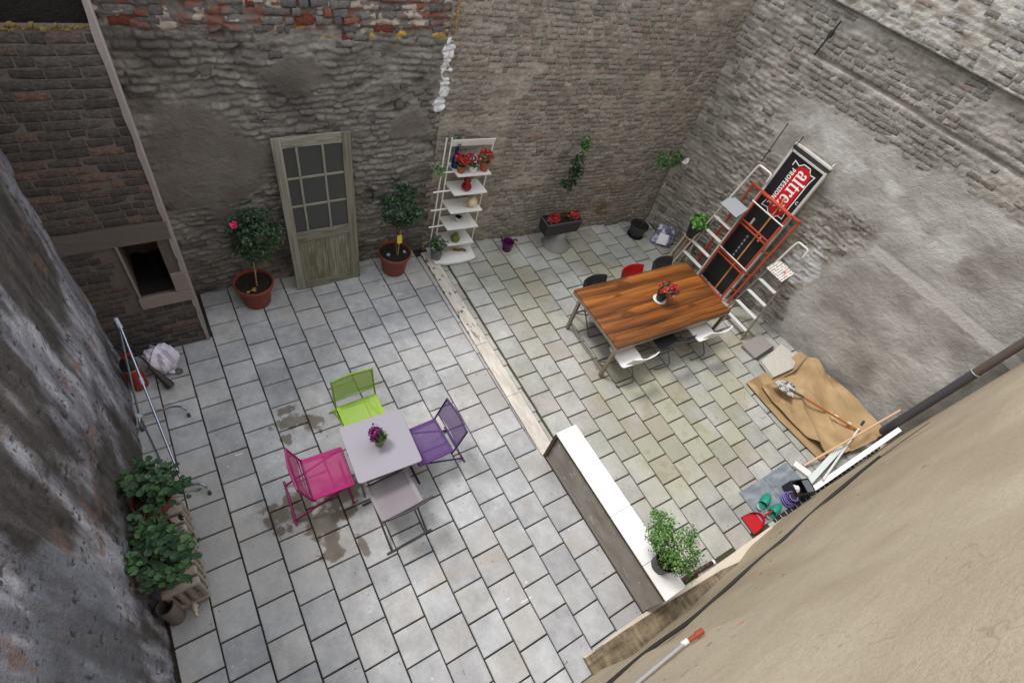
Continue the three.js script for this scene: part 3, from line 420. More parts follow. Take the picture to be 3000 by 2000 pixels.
const soilM = mat([38, 28, 22], 1, { bumpMap: bumpFine, bumpScale: 0.02 }), barkM = mat([104, 88, 66], 0.9), terra = mat([124, 60, 45], 0.55), terraRaw = mat([154, 88, 62], 0.85), blackPl = mat([36, 36, 38], 0.5);
const potProfile = (rb, rt, h, lip = 0.02, th = 0.012) => [[0.001, 0.004], [rb - 0.01, 0], [rb, 0.01], [rt - lip, h * 0.82], [rt - lip + 0.002, h * 0.84], [rt, h * 0.86], [rt, h - 0.006], [rt - 0.006, h], [rt - th, h], [rt - th - 0.006, h * 0.86]];
const disc = (r, y, n = 24, s = 3) => grid(n, 6, (a, b) => [r * b * Math.cos(a * 6.2832), y + 0.012 * (fbm(b * 5 * Math.cos(a * 6.2832), b * 5 * Math.sin(a * 6.2832), 2, s) - 0.5), r * b * Math.sin(a * 6.2832)]);

// ---------------------------------------------------------------- folding mesh chairs and small table
const chairGeo = (() => {
  const W = 0.245, r = 0.0115, g = {};
  g.back_frame = [-1, 1].map(s => bent([[s * W, 0.83, -0.335], [s * W, 0.44, -0.215], [s * W, 0.015, 0.205]], r, 0.04));
  g.rail = [cyl([-W, 0.015, 0.205], [W, 0.015, 0.205], r), cyl([-W, 0.015, -0.425], [W, 0.015, -0.425], r)];
  g.leg = [-1, 1].map(s => cyl([s * (W - 0.028), 0.425, 0.19], [s * (W - 0.028), 0.015, -0.425], r));
  g.foot = [cyl([-W - 0.035, 0.013, 0.205], [W + 0.035, 0.013, 0.205], 0.013), cyl([-W - 0.03, 0.013, -0.425], [W + 0.03, 0.013, -0.425], 0.013)];
  g.seat_frame = [...[-1, 1].map(s => cyl([s * (W - 0.012), 0.44, 0.225], [s * (W - 0.012), 0.432, -0.215], r)), cyl([-W + 0.012, 0.44, 0.225], [W - 0.012, 0.44, 0.225], r), cyl([-W, 0.43, -0.215], [W, 0.43, -0.215], r)];
  g.seat = grid(10, 10, (s, t) => [lerp(-W + 0.012, W - 0.012, s), 0.445 - 0.022 * Math.sin(Math.PI * s) * (0.4 + 0.6 * Math.sin(Math.PI * t)), lerp(-0.205, 0.226, t)]);
  g.hem = [-1, 1].flatMap(k => [grid(1, 6, (s, t) => [k * lerp(W - 0.045, W, s), 0.4545 - 0.008 * (1 - s), lerp(-0.205, 0.226, t)])]);
  g.backrest = grid(10, 8, (s, t) => [lerp(-W, W, s), lerp(0.545, 0.825, t), lerp(-0.245, -0.333, t) - 0.02 * Math.sin(Math.PI * s)]);
  g.rest_rail = [cyl([-W, 0.548, -0.246], [W, 0.548, -0.246], 0.008), tube([[-W, 0.825, -0.334], [0, 0.825, -0.354], [W, 0.825, -0.334]], 0.0125, 10)];
  return g;
})();
function meshChair(name, label, fab, frame, x, z, turn) {
  const o = thing(name, label, 'chair', [x, 0, z], turn, 'folding chairs round the small square table'), g = chairGeo;
  const fm = mat(frame, 0.45, { metalness: 0.1 }), cm = new THREE.MeshPhysicalMaterial({ color: C(...fab), roughness: 0.75, side: THREE.DoubleSide, transparent: true, opacity: 0.8 }), hm = mat(fab, 0.75);
  for (const q of g.back_frame) part(o, 'back_upright', q, fm);
  for (const q of g.leg) part(o, 'leg', q, fm);
  for (const q of g.foot) part(o, 'foot_rail', q, fm);
  part(o, 'seat_frame', g.seat_frame, fm); const s = part(o, 'seat', g.seat, cm); for (const q of g.hem) part(s, 'hem', q, hm);
  const b = part(o, 'backrest', g.backrest, cm); for (const q of g.rest_rail) part(b, 'rail', q, fm); return o;
}
meshChair('folding_chair', 'lime green mesh folding chair behind the small grey table', [136, 172, 44], [120, 156, 44], 1.262, 2.83, 0.02);
meshChair('folding_chair', 'violet mesh folding chair to the right of the small grey table', [80, 44, 112], [54, 28, 82], 1.82, 3.47, -Math.PI / 2 + 0.03);
meshChair('folding_chair', 'magenta mesh folding chair to the left of the small grey table', [158, 14, 98], [136, 14, 88], 0.655, 3.365, Math.PI / 2 - 0.04);
meshChair('folding_chair', 'grey mesh folding chair in front of the small grey table', [136, 130, 136], [66, 61, 66], 1.215, 3.905, Math.PI + 0.06);
{
  const o = thing('bistro_table', 'small square grey metal table ringed by four coloured folding chairs', 'table', [1.247, 0, 3.4], -0.045), m = mat([142, 139, 150], 0.42, { bumpMap: bumpFine, bumpScale: 0.001 }), f = mat([110, 106, 114], 0.5);
  const sh = new THREE.Shape(), a = 0.352, k = 0.035; sh.moveTo(-a + k, -a); sh.lineTo(a - k, -a); sh.quadraticCurveTo(a, -a, a, -a + k); sh.lineTo(a, a - k); sh.quadraticCurveTo(a, a, a - k, a); sh.lineTo(-a + k, a); sh.quadraticCurveTo(-a, a, -a, a - k); sh.lineTo(-a, -a + k); sh.quadraticCurveTo(-a, -a, -a + k, -a);
  part(o, 'tabletop', xf(new THREE.ExtrudeGeometry(sh, { depth: 0.012, bevelEnabled: true, bevelSize: 0.004, bevelThickness: 0.004, bevelSegments: 2, curveSegments: 8 }), [0, 0.704, 0], [-Math.PI / 2, 0, 0]), m);
  part(o, 'frame', [cyl([-0.3, 0.69, -0.28], [0.3, 0.69, -0.28], 0.012), cyl([-0.3, 0.69, 0.28], [0.3, 0.69, 0.28], 0.012), cyl([-0.28, 0.69, -0.3], [-0.28, 0.69, 0.3], 0.012), cyl([0.28, 0.69, -0.3], [0.28, 0.69, 0.3], 0.012)], f);
  for (const s of [-1, 1]) for (const t of [-1, 1]) part(o, 'leg', cyl([s * 0.28, 0.69, t * 0.27], [s * 0.25, 0, -t * 0.24], 0.012), f);
}
{
  const o = thing('flower_pot', 'small olive pot of purple flowers on the grey square table', 'flower pot', [1.245, 0.722, 3.38], 0.4);
  o.scale.setScalar(1.25); part(o, 'pot', lathe(potProfile(0.042, 0.062, 0.115, 0.006, 0.006)), mat([128, 128, 84], 0.5)); part(o, 'soil', disc(0.052, 0.098), soilM);
  part(o, 'leaves', leafGeo(160, 71, r => [(r() - 0.5) * 0.1, 0.105 + r() * 0.05, (r() - 0.5) * 0.1, 0, 1, 0], 0.03, midLeaf), leafMat);
  part(o, 'flowers', leafGeo(260, 72, clumps(73, 16, [-0.03, 0.18, -0.03], [0.045, 0.07, 0.045], 0.026), 0.026, [C(112, 26, 98), C(90, 16, 84), C(136, 44, 120), C(70, 10, 66)], { aspect: 0.9 }), petalMat);
}
// ---------------------------------------------------------------- dining table and its six chairs
const woodTex = (seed, dark, light, scale = 1) => dtex(1024, 256, (u, v) => { const k = fbm(u * 3 * scale, v * 5, 3, seed), g = fbm(u * 2.0 * scale + k, v * 13 + 4 * k, 4, seed + 1), f = fbm(u * 30, v * 160, 2, seed + 2), kn = ss(0.74, 0.8, fbm(u * 9 * scale, v * 5, 2, seed + 3)); return mixc(mixc(dark, light, clamp(0.5 + 1.7 * (g - 0.5) + 1.3 * (k - 0.5) + 0.25 * (f - 0.5))), dark, 0.6 * kn); });
const tableWood = woodTex(181, [74, 42, 15], [164, 102, 42]);
{
  const o = thing('dining_table', 'long varnished plank table on a steel frame with six chairs', 'table', [6.02, 0, 2.82], -0.042);
  const ms = [[255, 250, 245], [228, 218, 208], [242, 236, 226], [205, 192, 180]].map(c => mat(c, 0.38, { map: tableWood, bumpMap: tableWood, bumpScale: 0.0012 })), r = mulberry(61);
  const ws = [0.19, 0.215, 0.2, 0.21, 0.185, 0.2]; let z = -0.6;
  ws.forEach((w, i) => { const g = new RoundedBoxGeometry(2.4, 0.035, w - 0.0025, 1, 0.003), uv = g.attributes.uv, p = g.attributes.position, off = r(); for (let k = 0; k < uv.count; k++) uv.setXY(k, p.getX(k) / 2.4 * 0.56 + 0.5 + (off - 0.5) * 0.4, (p.getZ(k) / 0.22 + 0.5) * 0.3 + 0.02 + 0.66 * ((i * 0.37) % 1)); part(o, 'plank', xf(g, [0, 0.728, z + w / 2]), ms[[0, 2, 1, 0, 3, 2][i]]); z += w; });
  const st = mat([150, 142, 128], 0.4, { metalness: 0.7 });
  part(o, 'steel_frame', [bar([-1.17, 0.685, -0.58], [1.17, 0.685, -0.58], 0.04, 0.048), bar([-1.17, 0.685, 0.58], [1.17, 0.685, 0.58], 0.04, 0.048), bar([-1.18, 0.685, -0.6], [-1.18, 0.685, 0.6], 0.04, 0.0485), bar([1.18, 0.685, -0.6], [1.18, 0.685, 0.6], 0.04, 0.0485)], st);
  for (const [x, zz] of [[-1.178, -0.42], [-1.178, 0.565], [1.178, -0.42], [1.178, 0.565]]) part(o, 'leg', box(0.05, 0.66, 0.05, [x, 0.331, zz]), st);
  part(o, 'cross_bar', bar([-1.15, 0.1, -0.42], [-1.15, 0.1, 0.545], 0.02, 0.02), st);
}
const diningGeo = (() => {
  const W = 0.2, r = 0.0105, g = {}, rr = (w, d, k) => { const s = new THREE.Shape(); s.moveTo(-w + k, -d); s.lineTo(w - k, -d); s.quadraticCurveTo(w, -d, w, -d + k); s.lineTo(w, d - k); s.quadraticCurveTo(w, d, w - k, d); s.lineTo(-w + k, d); s.quadraticCurveTo(-w, d, -w, d - k); s.lineTo(-w, -d + k); s.quadraticCurveTo(-w, -d, -w + k, -d); return s; };
  g.seat = xf(new THREE.ExtrudeGeometry(rr(0.205, 0.195, 0.05), { depth: 0.012, bevelEnabled: true, bevelSize: 0.006, bevelThickness: 0.005, bevelSegments: 2, curveSegments: 6 }), [0, 0.437, 0.005], [-Math.PI / 2 - 0.03, 0, 0]);
  const top = (s, t, f) => [lerp(-0.235, 0.235, s), lerp(0.585, 0.8, t) - 0.012 * Math.pow(Math.abs(s * 2 - 1), 6), lerp(-0.262, -0.335, t) + 0.055 * Math.pow(s * 2 - 1, 2) + f];
  g.backrest = [grid(12, 6, (s, t) => top(s, t, 0)), grid(12, 6, (s, t) => top(s, t, -0.012)), grid(12, 1, (s, t) => top(s, 1, -0.012 * t)), grid(12, 1, (s, t) => top(s, 0, -0.012 * t)), grid(1, 6, (s, t) => top(0, t, -0.012 * s)), grid(1, 6, (s, t) => top(1, t, -0.012 * s))];
  g.front_leg = bent([[-W, 0.76, -0.28], [-W, 0.4, -0.09], [-W, 0.012, 0.27], [W, 0.012, 0.27], [W, 0.4, -0.09], [W, 0.76, -0.28]], r, 0.05);
  g.rear_leg = bent([[-W + 0.03, 0.425, 0.15], [-W + 0.03, 0.012, -0.265], [W - 0.03, 0.012, -0.265], [W - 0.03, 0.425, 0.15]], r, 0.05);
  g.cross_bar = cyl([-W, 0.41, -0.1], [W, 0.41, -0.1], 0.008);
  return g;
})();
function diningChair(label, c, x, z, turn) {
  const o = thing('dining_chair', label, 'chair', [x, 0, z], turn, 'folding chairs at the plank table'), m = mat(c, 0.4), f = mat([120, 120, 122], 0.3, { metalness: 0.8 }), g = diningGeo;
  part(o, 'seat', g.seat, m); part(o, 'backrest', g.backrest, m); part(o, 'front_leg', g.front_leg, f); part(o, 'rear_leg', g.rear_leg, f); part(o, 'cross_bar', g.cross_bar, f);
}
diningChair('black folding chair behind the plank table, nearest the drain channel', [46, 48, 54], 5.3, 2.39, -0.03);
diningChair('red folding chair behind the plank table', [176, 14, 18], 6.1, 2.395, -0.05);
diningChair('black folding chair behind the plank table, next to the ladders', [44, 46, 52], 6.8, 2.41, -0.04);
diningChair('white folding chair in front of the plank table, nearest the drain channel', [232, 232, 232], 5.12, 3.37, Math.PI - 0.06);
diningChair('black folding chair in front of the plank table between two white ones', [40, 42, 46], 5.94, 3.35, Math.PI - 0.04);
diningChair('white folding chair in front of the plank table, next to the ladders', [230, 230, 230], 6.7, 3.44, Math.PI - 0.02);
{
  const o = thing('flower_pot', 'black pot of red flowers on white saucer on plank table', 'flower pot', [6.1, 0.7465, 2.83], 0);
  part(o, 'saucer', lathe([[0.001, 0], [0.08, 0], [0.105, 0.012], [0.11, 0.016], [0.1, 0.016], [0.08, 0.006], [0.001, 0.006]]), mat([228, 228, 228], 0.5)); part(o, 'pot', xf(lathe(potProfile(0.065, 0.095, 0.17, 0.006, 0.007)), [0, 0.0165, 0]), blackPl); part(o, 'soil', disc(0.083, 0.16), soilM);
  part(o, 'leaves', leafGeo(420, 81, clumps(82, 12, [0.03, 0.24, 0.02], [0.12, 0.07, 0.12], 0.06), 0.045, darkLeaf), leafMat);
  part(o, 'flowers', leafGeo(520, 83, clumps(84, 24, [0.035, 0.27, 0.02], [0.15, 0.08, 0.15], 0.035), 0.034, reds, { aspect: 0.9 }), petalMat);
}
// ---------------------------------------------------------------- old door
const oldWood = dtex(256, 1024, (u, v) => { const g = fbm(u * 34, v * 4, 4, 191), m = fbm(u * 4, v * 4, 4, 192), f = fbm(u * 90, v * 12, 2, 193); let c = mixc([92, 89, 82], [176, 174, 166], clamp(0.5 + 1.2 * (g - 0.5) + 0.5 * (f - 0.5))); return mixc(c, [100, 101, 78], 0.6 * ss(0.52, 0.7, m)); });
{
  const o = thing('old_door', 'weathered wooden door with nine glass panes leaning on the dark wall', 'door', [1.72, 0, 0.235]); o.rotation.order = 'YXZ'; o.rotation.x = -0.112; o.rotation.z = 0.01;
  const m = mat([255, 255, 255], 0.9, { map: rep(oldWood, 1, 1), bumpMap: oldWood, bumpScale: 0.003 }), m2 = mat([226, 226, 218], 0.9, { map: rep(oldWood, 0.7, 0.8), bumpMap: oldWood, bumpScale: 0.003 }), mp = mat([214, 216, 196], 0.9, { map: rep(oldWood, 1, 0.6), bumpMap: oldWood, bumpScale: 0.003 });
  const W = 0.475, H = 2.33, T = 0.045, iw = W - 0.115;
  for (const s of [-1, 1]) part(o, 'stile', box(0.115, H, T, [s * (W - 0.0575), H / 2, 0], undefined, 0.006), s < 0 ? m : m2);
  const rail = (y0, y1, mm) => { const g = box(y1 - y0, 2 * iw, T - 0.004, [0, 0, 0], undefined, 0.005); g.rotateZ(Math.PI / 2); return part(o, 'rail', xf(g, [0, (y0 + y1) / 2, 0]), mm); };
  rail(0, 0.1, m2); rail(0.86, 0.99, m2); rail(2.2, H, m);
  const y0 = 0.99, y1 = 2.2, xs = [-iw, -0.2, 0.115, iw], ys = [y0, y0 + 0.4, y0 + 0.8, y1];
  for (const i of [1, 2]) { part(o, 'glazing_bar', box(0.03, y1 - y0, 0.036, [xs[i], (y0 + y1) / 2, 0], undefined, 0.006), m); }
  for (const j of [1, 2]) { const g = box(0.03, 2 * iw, 0.03, [0, 0, 0], undefined, 0.006); g.rotateZ(Math.PI / 2); part(o, 'glazing_bar', xf(g, [0, ys[j], 0]), m); }
  const gl = new THREE.MeshPhysicalMaterial({ color: C(66, 70, 70), roughness: 0.12, transmission: 0.35, thickness: 0, side: THREE.DoubleSide, bumpMap: bumpFine, bumpScale: 0.002 });
  for (let i = 0; i < 3; i++) for (let j = 0; j < 3; j++) part(o, 'pane', box(xs[i + 1] - xs[i] - 0.012, ys[j + 1] - ys[j] - 0.012, 0.004, [(xs[i] + xs[i + 1]) / 2, (ys[j] + ys[j + 1]) / 2, -0.004], [0.03 * (hsh(i, j + 3) - 0.5), 0.04 * (hsh(i + 7, j) - 0.5), 0], 0), gl);
  part(o, 'panel_board', box(0.43, 0.76, 0.02, [-0.143, 0.48, -0.006], undefined, 0.004), mp); part(o, 'panel_board', box(0.282, 0.76, 0.02, [0.2155, 0.48, -0.008], undefined, 0.004), mat([236, 238, 228], 0.9, { map: rep(oldWood, 0.6, 0.5), bumpMap: oldWood, bumpScale: 0.003 }));
  for (const s of [-1, 1]) part(o, 'panel_moulding', box(0.022, 0.76, 0.03, [s * (iw - 0.012), 0.48, 0.004], undefined, 0.006), m2);
  for (const y of [0.112, 0.848]) { const g = box(0.022, 2 * iw - 0.05, 0.03, [0, 0, 0], undefined, 0.006); g.rotateZ(Math.PI / 2); part(o, 'panel_moulding', xf(g, [0, y, 0.004]), m2); }
}
// ---------------------------------------------------------------- potted trees by the back wall
function pottedTree(label, x, z, cr, rad, seed, extra) {
  const o = thing('potted_tree', label, 'potted tree', [x, 0, z], 0);
  part(o, 'pot', lathe([[0.001, 0.004], [0.165, 0], [0.178, 0.012], [0.218, 0.31], [0.222, 0.33], [0.252, 0.335], [0.258, 0.35], [0.258, 0.385], [0.25, 0.395], [0.236, 0.392], [0.228, 0.345]], 40), terra); part(o, 'soil', disc(0.232, 0.35, 28, seed), soilM);
  const top = [cr[0] - x, cr[1] - 0.1, cr[2] - z];
  part(o, 'trunk', [tube([[0.02, 0.34, 0.03], [top[0] * 0.4, 0.6, top[2] * 0.4], top], 0.011, 12, 6), ...[0, 1, 2, 3, 4].map(i => tube([[top[0] * 0.7, 0.82 + i * 0.05, top[2] * 0.7], [top[0] + 0.12 * Math.cos(i * 2.4), top[1] + 0.05 * i - 0.1, top[2] + 0.12 * Math.sin(i * 2.4)], [top[0] + 0.22 * Math.cos(i * 2.4), top[1] + 0.06 * i, top[2] + 0.2 * Math.sin(i * 2.4)]], 0.005, 8, 5))], barkM);
  part(o, 'stake', cyl([0.03, 0.33, 0.05], [0.05, 0.85, 0.06], 0.006), mat([184, 168, 116], 0.8));
  part(o, 'crown', leafGeo(3000, seed, clumps(seed + 1, 46, [cr[0] - x, cr[1], cr[2] - z], rad, 0.085), 0.05, darkLeaf, { aspect: 0.55 }), leafMat);
  extra?.(o); return o;
}
pottedTree('shrub with one pink bloom in terracotta pot, left of the old door', 0.68, 0.27, [0.83, 1.2, 0.3], [0.27, 0.34, 0.25], 501, o => { part(o, 'bloom', leafGeo(40, 503, r => [-0.08 + 0.04 * (r() - 0.5), 1.45 + 0.04 * (r() - 0.5), 0.06 + 0.04 * (r() - 0.5), -0.3, 1, 0.6], 0.05, [C(226, 38, 120), C(200, 24, 100)], { aspect: 1 }), petalMat); part(o, 'dead_leaves', leafGeo(14, 504, r => [-0.06 + 0.1 * (r() - 0.5), 0.365, 0.13 + 0.06 * (r() - 0.5)], 0.04, [C(206, 176, 90), C(188, 156, 70)], { wild: 0.5 }), leafMat); });
pottedTree('round shrub with yellow tag in terracotta pot, right of the old door', 2.746, 0.26, [2.8, 1.22, 0.27], [0.28, 0.32, 0.25], 511, o => part(o, 'plant_tag', box(0.075, 0.14, 0.004, [0.02, 0.72, 0.1], [-0.2, 0, 0], 0), mat([214, 204, 70], 0.6)));
for (const [x, z, w] of [[2.63, 0.29, 'left'], [2.89, 0.3, 'right']]) { const o = thing('glass_jar', `small glass jar on the soil of the tagged shrub pot, ${w} one`, 'jar', [x, 0.352, z], 0, 'jars in the shrub pot'); part(o, 'glass', lathe([[0.001, 0.003], [0.03, 0], [0.036, 0.01], [0.036, 0.035], [0.03, 0.045], [0.026, 0.045], [0.03, 0.033], [0.03, 0.012], [0.001, 0.008]], 20), new THREE.MeshPhysicalMaterial({ color: C(190, 205, 215), roughness: 0.1, transmission: 0.8, thickness: 0, side: THREE.DoubleSide })); part(o, 'candle', cyl([0, 0.009, 0], [0, 0.02, 0], 0.026, 0.026, 16), mat([190, 200, 214], 0.6)); }
// ---------------------------------------------------------------- white plant rack and what stands on it
const whiteM = mat([226, 226, 224], 0.5), A5 = 0.085;
const rackP = (s, y, t) => [3.6 + s * Math.cos(A5) - t * Math.sin(A5) * -0.02, y, -0.03 + t + s * Math.sin(A5) * 1.05]; // s along the rack, t out from the wall
{
  const o = thing('plant_rack', 'white ladder-like plant rack with five shelves against the wall seam', 'rack');
  for (const [y, s0, s1] of [[0.33, -0.01, 0.52], [0.67, 0, 0.54], [1.0, 0.01, 0.55], [1.34, 0.02, 0.57], [1.67, 0.03, 0.57]]) {
    part(o, 'shelf', slab([rackP(s0, 0, 0.01), rackP(s0, 0, 0.345), rackP(s1, 0, 0.345), rackP(s1, 0, 0.01)].map(p => [p[0], p[2]]), y - 0.022, y), whiteM);
    if (y > 0.5) part(o, 'rung', cyl([3.35, y - 0.03, 0.15], rackP(s0 + 0.03, y - 0.03, 0.19), 0.014), whiteM);
  }
  part(o, 'base_tray', (() => { const P = [[3.43, 0], [3.415, 0.385], [3.6, 0.46], [3.85, 0.49], [4.06, 0.485], [4.15, 0.455], [4.2, 0.13]]; return slab(P, 0.03, 0.065); })(), whiteM);
  for (const [x, z] of [[3.5, 0.33], [4.08, 0.4], [3.5, 0.08], [4.1, 0.16]]) part(o, 'foot', cyl([x, 0, z], [x, 0.03, z], 0.02), blackPl);
  for (const [x0, x1] of [[3.41, 3.46], [3.5, 3.545]]) part(o, 'upright', cyl([x0, 0.065, 0.15], [x1, 2.19, 0.15], 0.011), whiteM);
  part(o, 'upright', cyl([4.2, 0.06, 0.17], [4.26, 2.05, 0.13], 0.011), whiteM);
  part(o, 'top_rail', bar([3.56, 2.09, 0.13], [4.27, 2.05, 0.14], 0.012, 0.11, [0, 1, 0.2]), whiteM);
  const w = part(o, 'bracket', [box(0.014, 0.24, 0.014, [4.06, 0.19, 0.33])], whiteM);
}
function shelfPot(label, p, potM, rb, rt, h, petals, seed, n = 260, spread = 0.09) {
  const o = thing('flower_pot', label, 'flower pot', p);
  part(o, 'pot', lathe(potProfile(rb, rt, h, 0.006, 0.006), 22), potM); part(o, 'soil', disc(rt - 0.012, h * 0.86, 16, seed), soilM);
  part(o, 'leaves', leafGeo(n, seed, clumps(seed + 1, 9, [0, h + 0.05, 0], [spread * 0.8, 0.05, spread * 0.8], 0.05), 0.045, midLeaf), leafMat);
  part(o, 'flowers', leafGeo(n + 60, seed + 2, clumps(seed + 3, 18, [0, h + 0.09, 0], [spread, 0.06, spread], 0.035), 0.036, petals, { aspect: 0.9 }), petalMat);
}
const purp = [C(70, 26, 84), C(94, 40, 108), C(60, 18, 70)];
shelfPot('terracotta pot of red flowers at left end of rack top shelf', [3.71, 1.671, 0.235], terraRaw, 0.05, 0.068, 0.12, reds, 601);
shelfPot('white pot of mixed red and violet flowers mid rack top shelf', [3.9, 1.671, 0.25], mat([222, 222, 224], 0.5), 0.058, 0.075, 0.11, [...reds, ...purp, C(230, 226, 220)], 611);
shelfPot('tall terracotta pot of red flowers at right end of rack top shelf', [4.085, 1.671, 0.265], terraRaw, 0.058, 0.082, 0.16, reds, 621);
{ const o = thing('vase', 'dark blue bottle vase behind the flowers on rack top shelf', 'vase', [3.68, 1.671, 0.1]); part(o, 'glass', lathe([[0.001, 0], [0.05, 0], [0.055, 0.02], [0.05, 0.16], [0.028, 0.22], [0.026, 0.36], [0.034, 0.38], [0.026, 0.38], [0.02, 0.3]], 20), mat([30, 42, 92], 0.2)); part(o, 'leaves', leafGeo(60, 631, r => [0.1 * (r() - 0.5), 0.36 + 0.1 * r(), 0.1 * (r() - 0.5)], 0.05, midLeaf), leafMat); }
{ const o = thing('vase', 'glossy dark red gourd-shaped vase on rack second shelf from top', 'vase', [3.86, 1.341, 0.235]); part(o, 'body', lathe([[0.001, 0], [0.05, 0], [0.075, 0.03], [0.08, 0.06], [0.065, 0.1], [0.045, 0.125], [0.052, 0.15], [0.056, 0.175], [0.042, 0.2], [0.022, 0.22], [0.018, 0.27], [0.026, 0.285], [0.018, 0.285], [0.012, 0.25]], 26), mat([126, 14, 20], 0.15)); }
{ const o = thing('teapot', 'round white and amber ceramic teapot on the middle rack shelf', 'teapot', [4.02, 1.001, 0.23]); part(o, 'body', lathe([[0.001, 0], [0.045, 0], [0.075, 0.03], [0.088, 0.07], [0.08, 0.11], [0.05, 0.14], [0.02, 0.148], [0.016, 0.165], [0.001, 0.17]], 26), mat([214, 200, 168], 0.35)); part(o, 'spout', tube([[0.06, 0.06, -0.02], [0.11, 0.09, -0.03], [0.125, 0.15, -0.03]], 0.016, 10), mat([196, 132, 52], 0.4)); part(o, 'handle', tube([[-0.07, 0.11, 0.02], [-0.12, 0.09, 0.03], [-0.1, 0.03, 0.03], [-0.065, 0.03, 0.02]], 0.011, 12), mat([200, 138, 60], 0.4)); }
{ const o = thing('planter', 'tiny square white pot on the second rack shelf from below', 'pot', [3.86, 0.671, 0.16], 0.5); const g = new THREE.CylinderGeometry(0.075, 0.05, 0.1, 4, 1, true); part(o, 'pot', [xf(g, [0, 0.05, 0], [0, Math.PI / 4, 0]), box(0.07, 0.006, 0.07, [0, 0.004, 0], undefined, 0)], mat([206, 204, 202], 0.6)); part(o, 'soil', box(0.094, 0.01, 0.094, [0, 0.085, 0], undefined, 0), soilM); }
{ const o = thing('terrarium', 'small green glass terrarium on the lowest rack shelf', 'terrarium', [3.82, 0.331, 0.24]); part(o, 'glass', lathe([[0.001, 0], [0.06, 0], [0.078, 0.03], [0.08, 0.07], [0.055, 0.11], [0.03, 0.13], [0.034, 0.15]], 24), new THREE.MeshPhysicalMaterial({ color: C(170, 186, 110), roughness: 0.08, transmission: 0.75, thickness: 0, side: THREE.DoubleSide })); part(o, 'moss', leafGeo(180, 641, clumps(642, 8, [0, 0.06, 0], [0.05, 0.035, 0.05], 0.03), 0.03, [C(120, 130, 40), C(160, 150, 50), C(80, 104, 36), C(190, 166, 60)]), leafMat); }
{ const o = thing('driftwood', 'piece of brown driftwood on the rack base tray', 'wood', [3.95, 0.066, 0.24], -0.4); part(o, 'stick', xf(tube([[-0.11, 0.022, 0], [-0.03, 0.028, 0.012], [0.05, 0.026, -0.008], [0.11, 0.02, 0.004]], 0.021, 16, 8), [0, 0, 0]), mat([128, 96, 52], 0.85, { bumpMap: bumpFine, bumpScale: 0.01 })); }
{
  const o = thing('potted_plant', 'grey cylinder pot of silvery foliage on rack base tray', 'potted plant', [3.485, 0.066, 0.27]);
  part(o, 'pot', lathe(potProfile(0.085, 0.105, 0.2, 0.002, 0.008)), mat([112, 110, 118], 0.7)); part(o, 'soil', disc(0.092, 0.175), soilM);
  part(o, 'leaves', leafGeo(420, 651, clumps(652, 16, [0, 0.28, 0], [0.11, 0.1, 0.11], 0.06), 0.06, [C(92, 112, 104), C(66, 88, 74), C(150, 164, 160), C(104, 138, 70), C(60, 78, 60)], { aspect: 0.6 }), leafMat);
}
{ const o = thing('hanging_plant', 'small pale green trailing plant on top left rung of rack', 'plant', [3.38, 1.62, 0.13]); part(o, 'pot', lathe(potProfile(0.035, 0.05, 0.08, 0.004, 0.005), 16), mat([160, 164, 160], 0.6)); part(o, 'leaves', leafGeo(140, 661, clumps(662, 9, [0, 0.06, 0.02], [0.1, 0.1, 0.05], 0.05), 0.06, [C(112, 140, 84), C(140, 164, 110), C(88, 118, 66)], { aspect: 0.35 }), leafMat); }
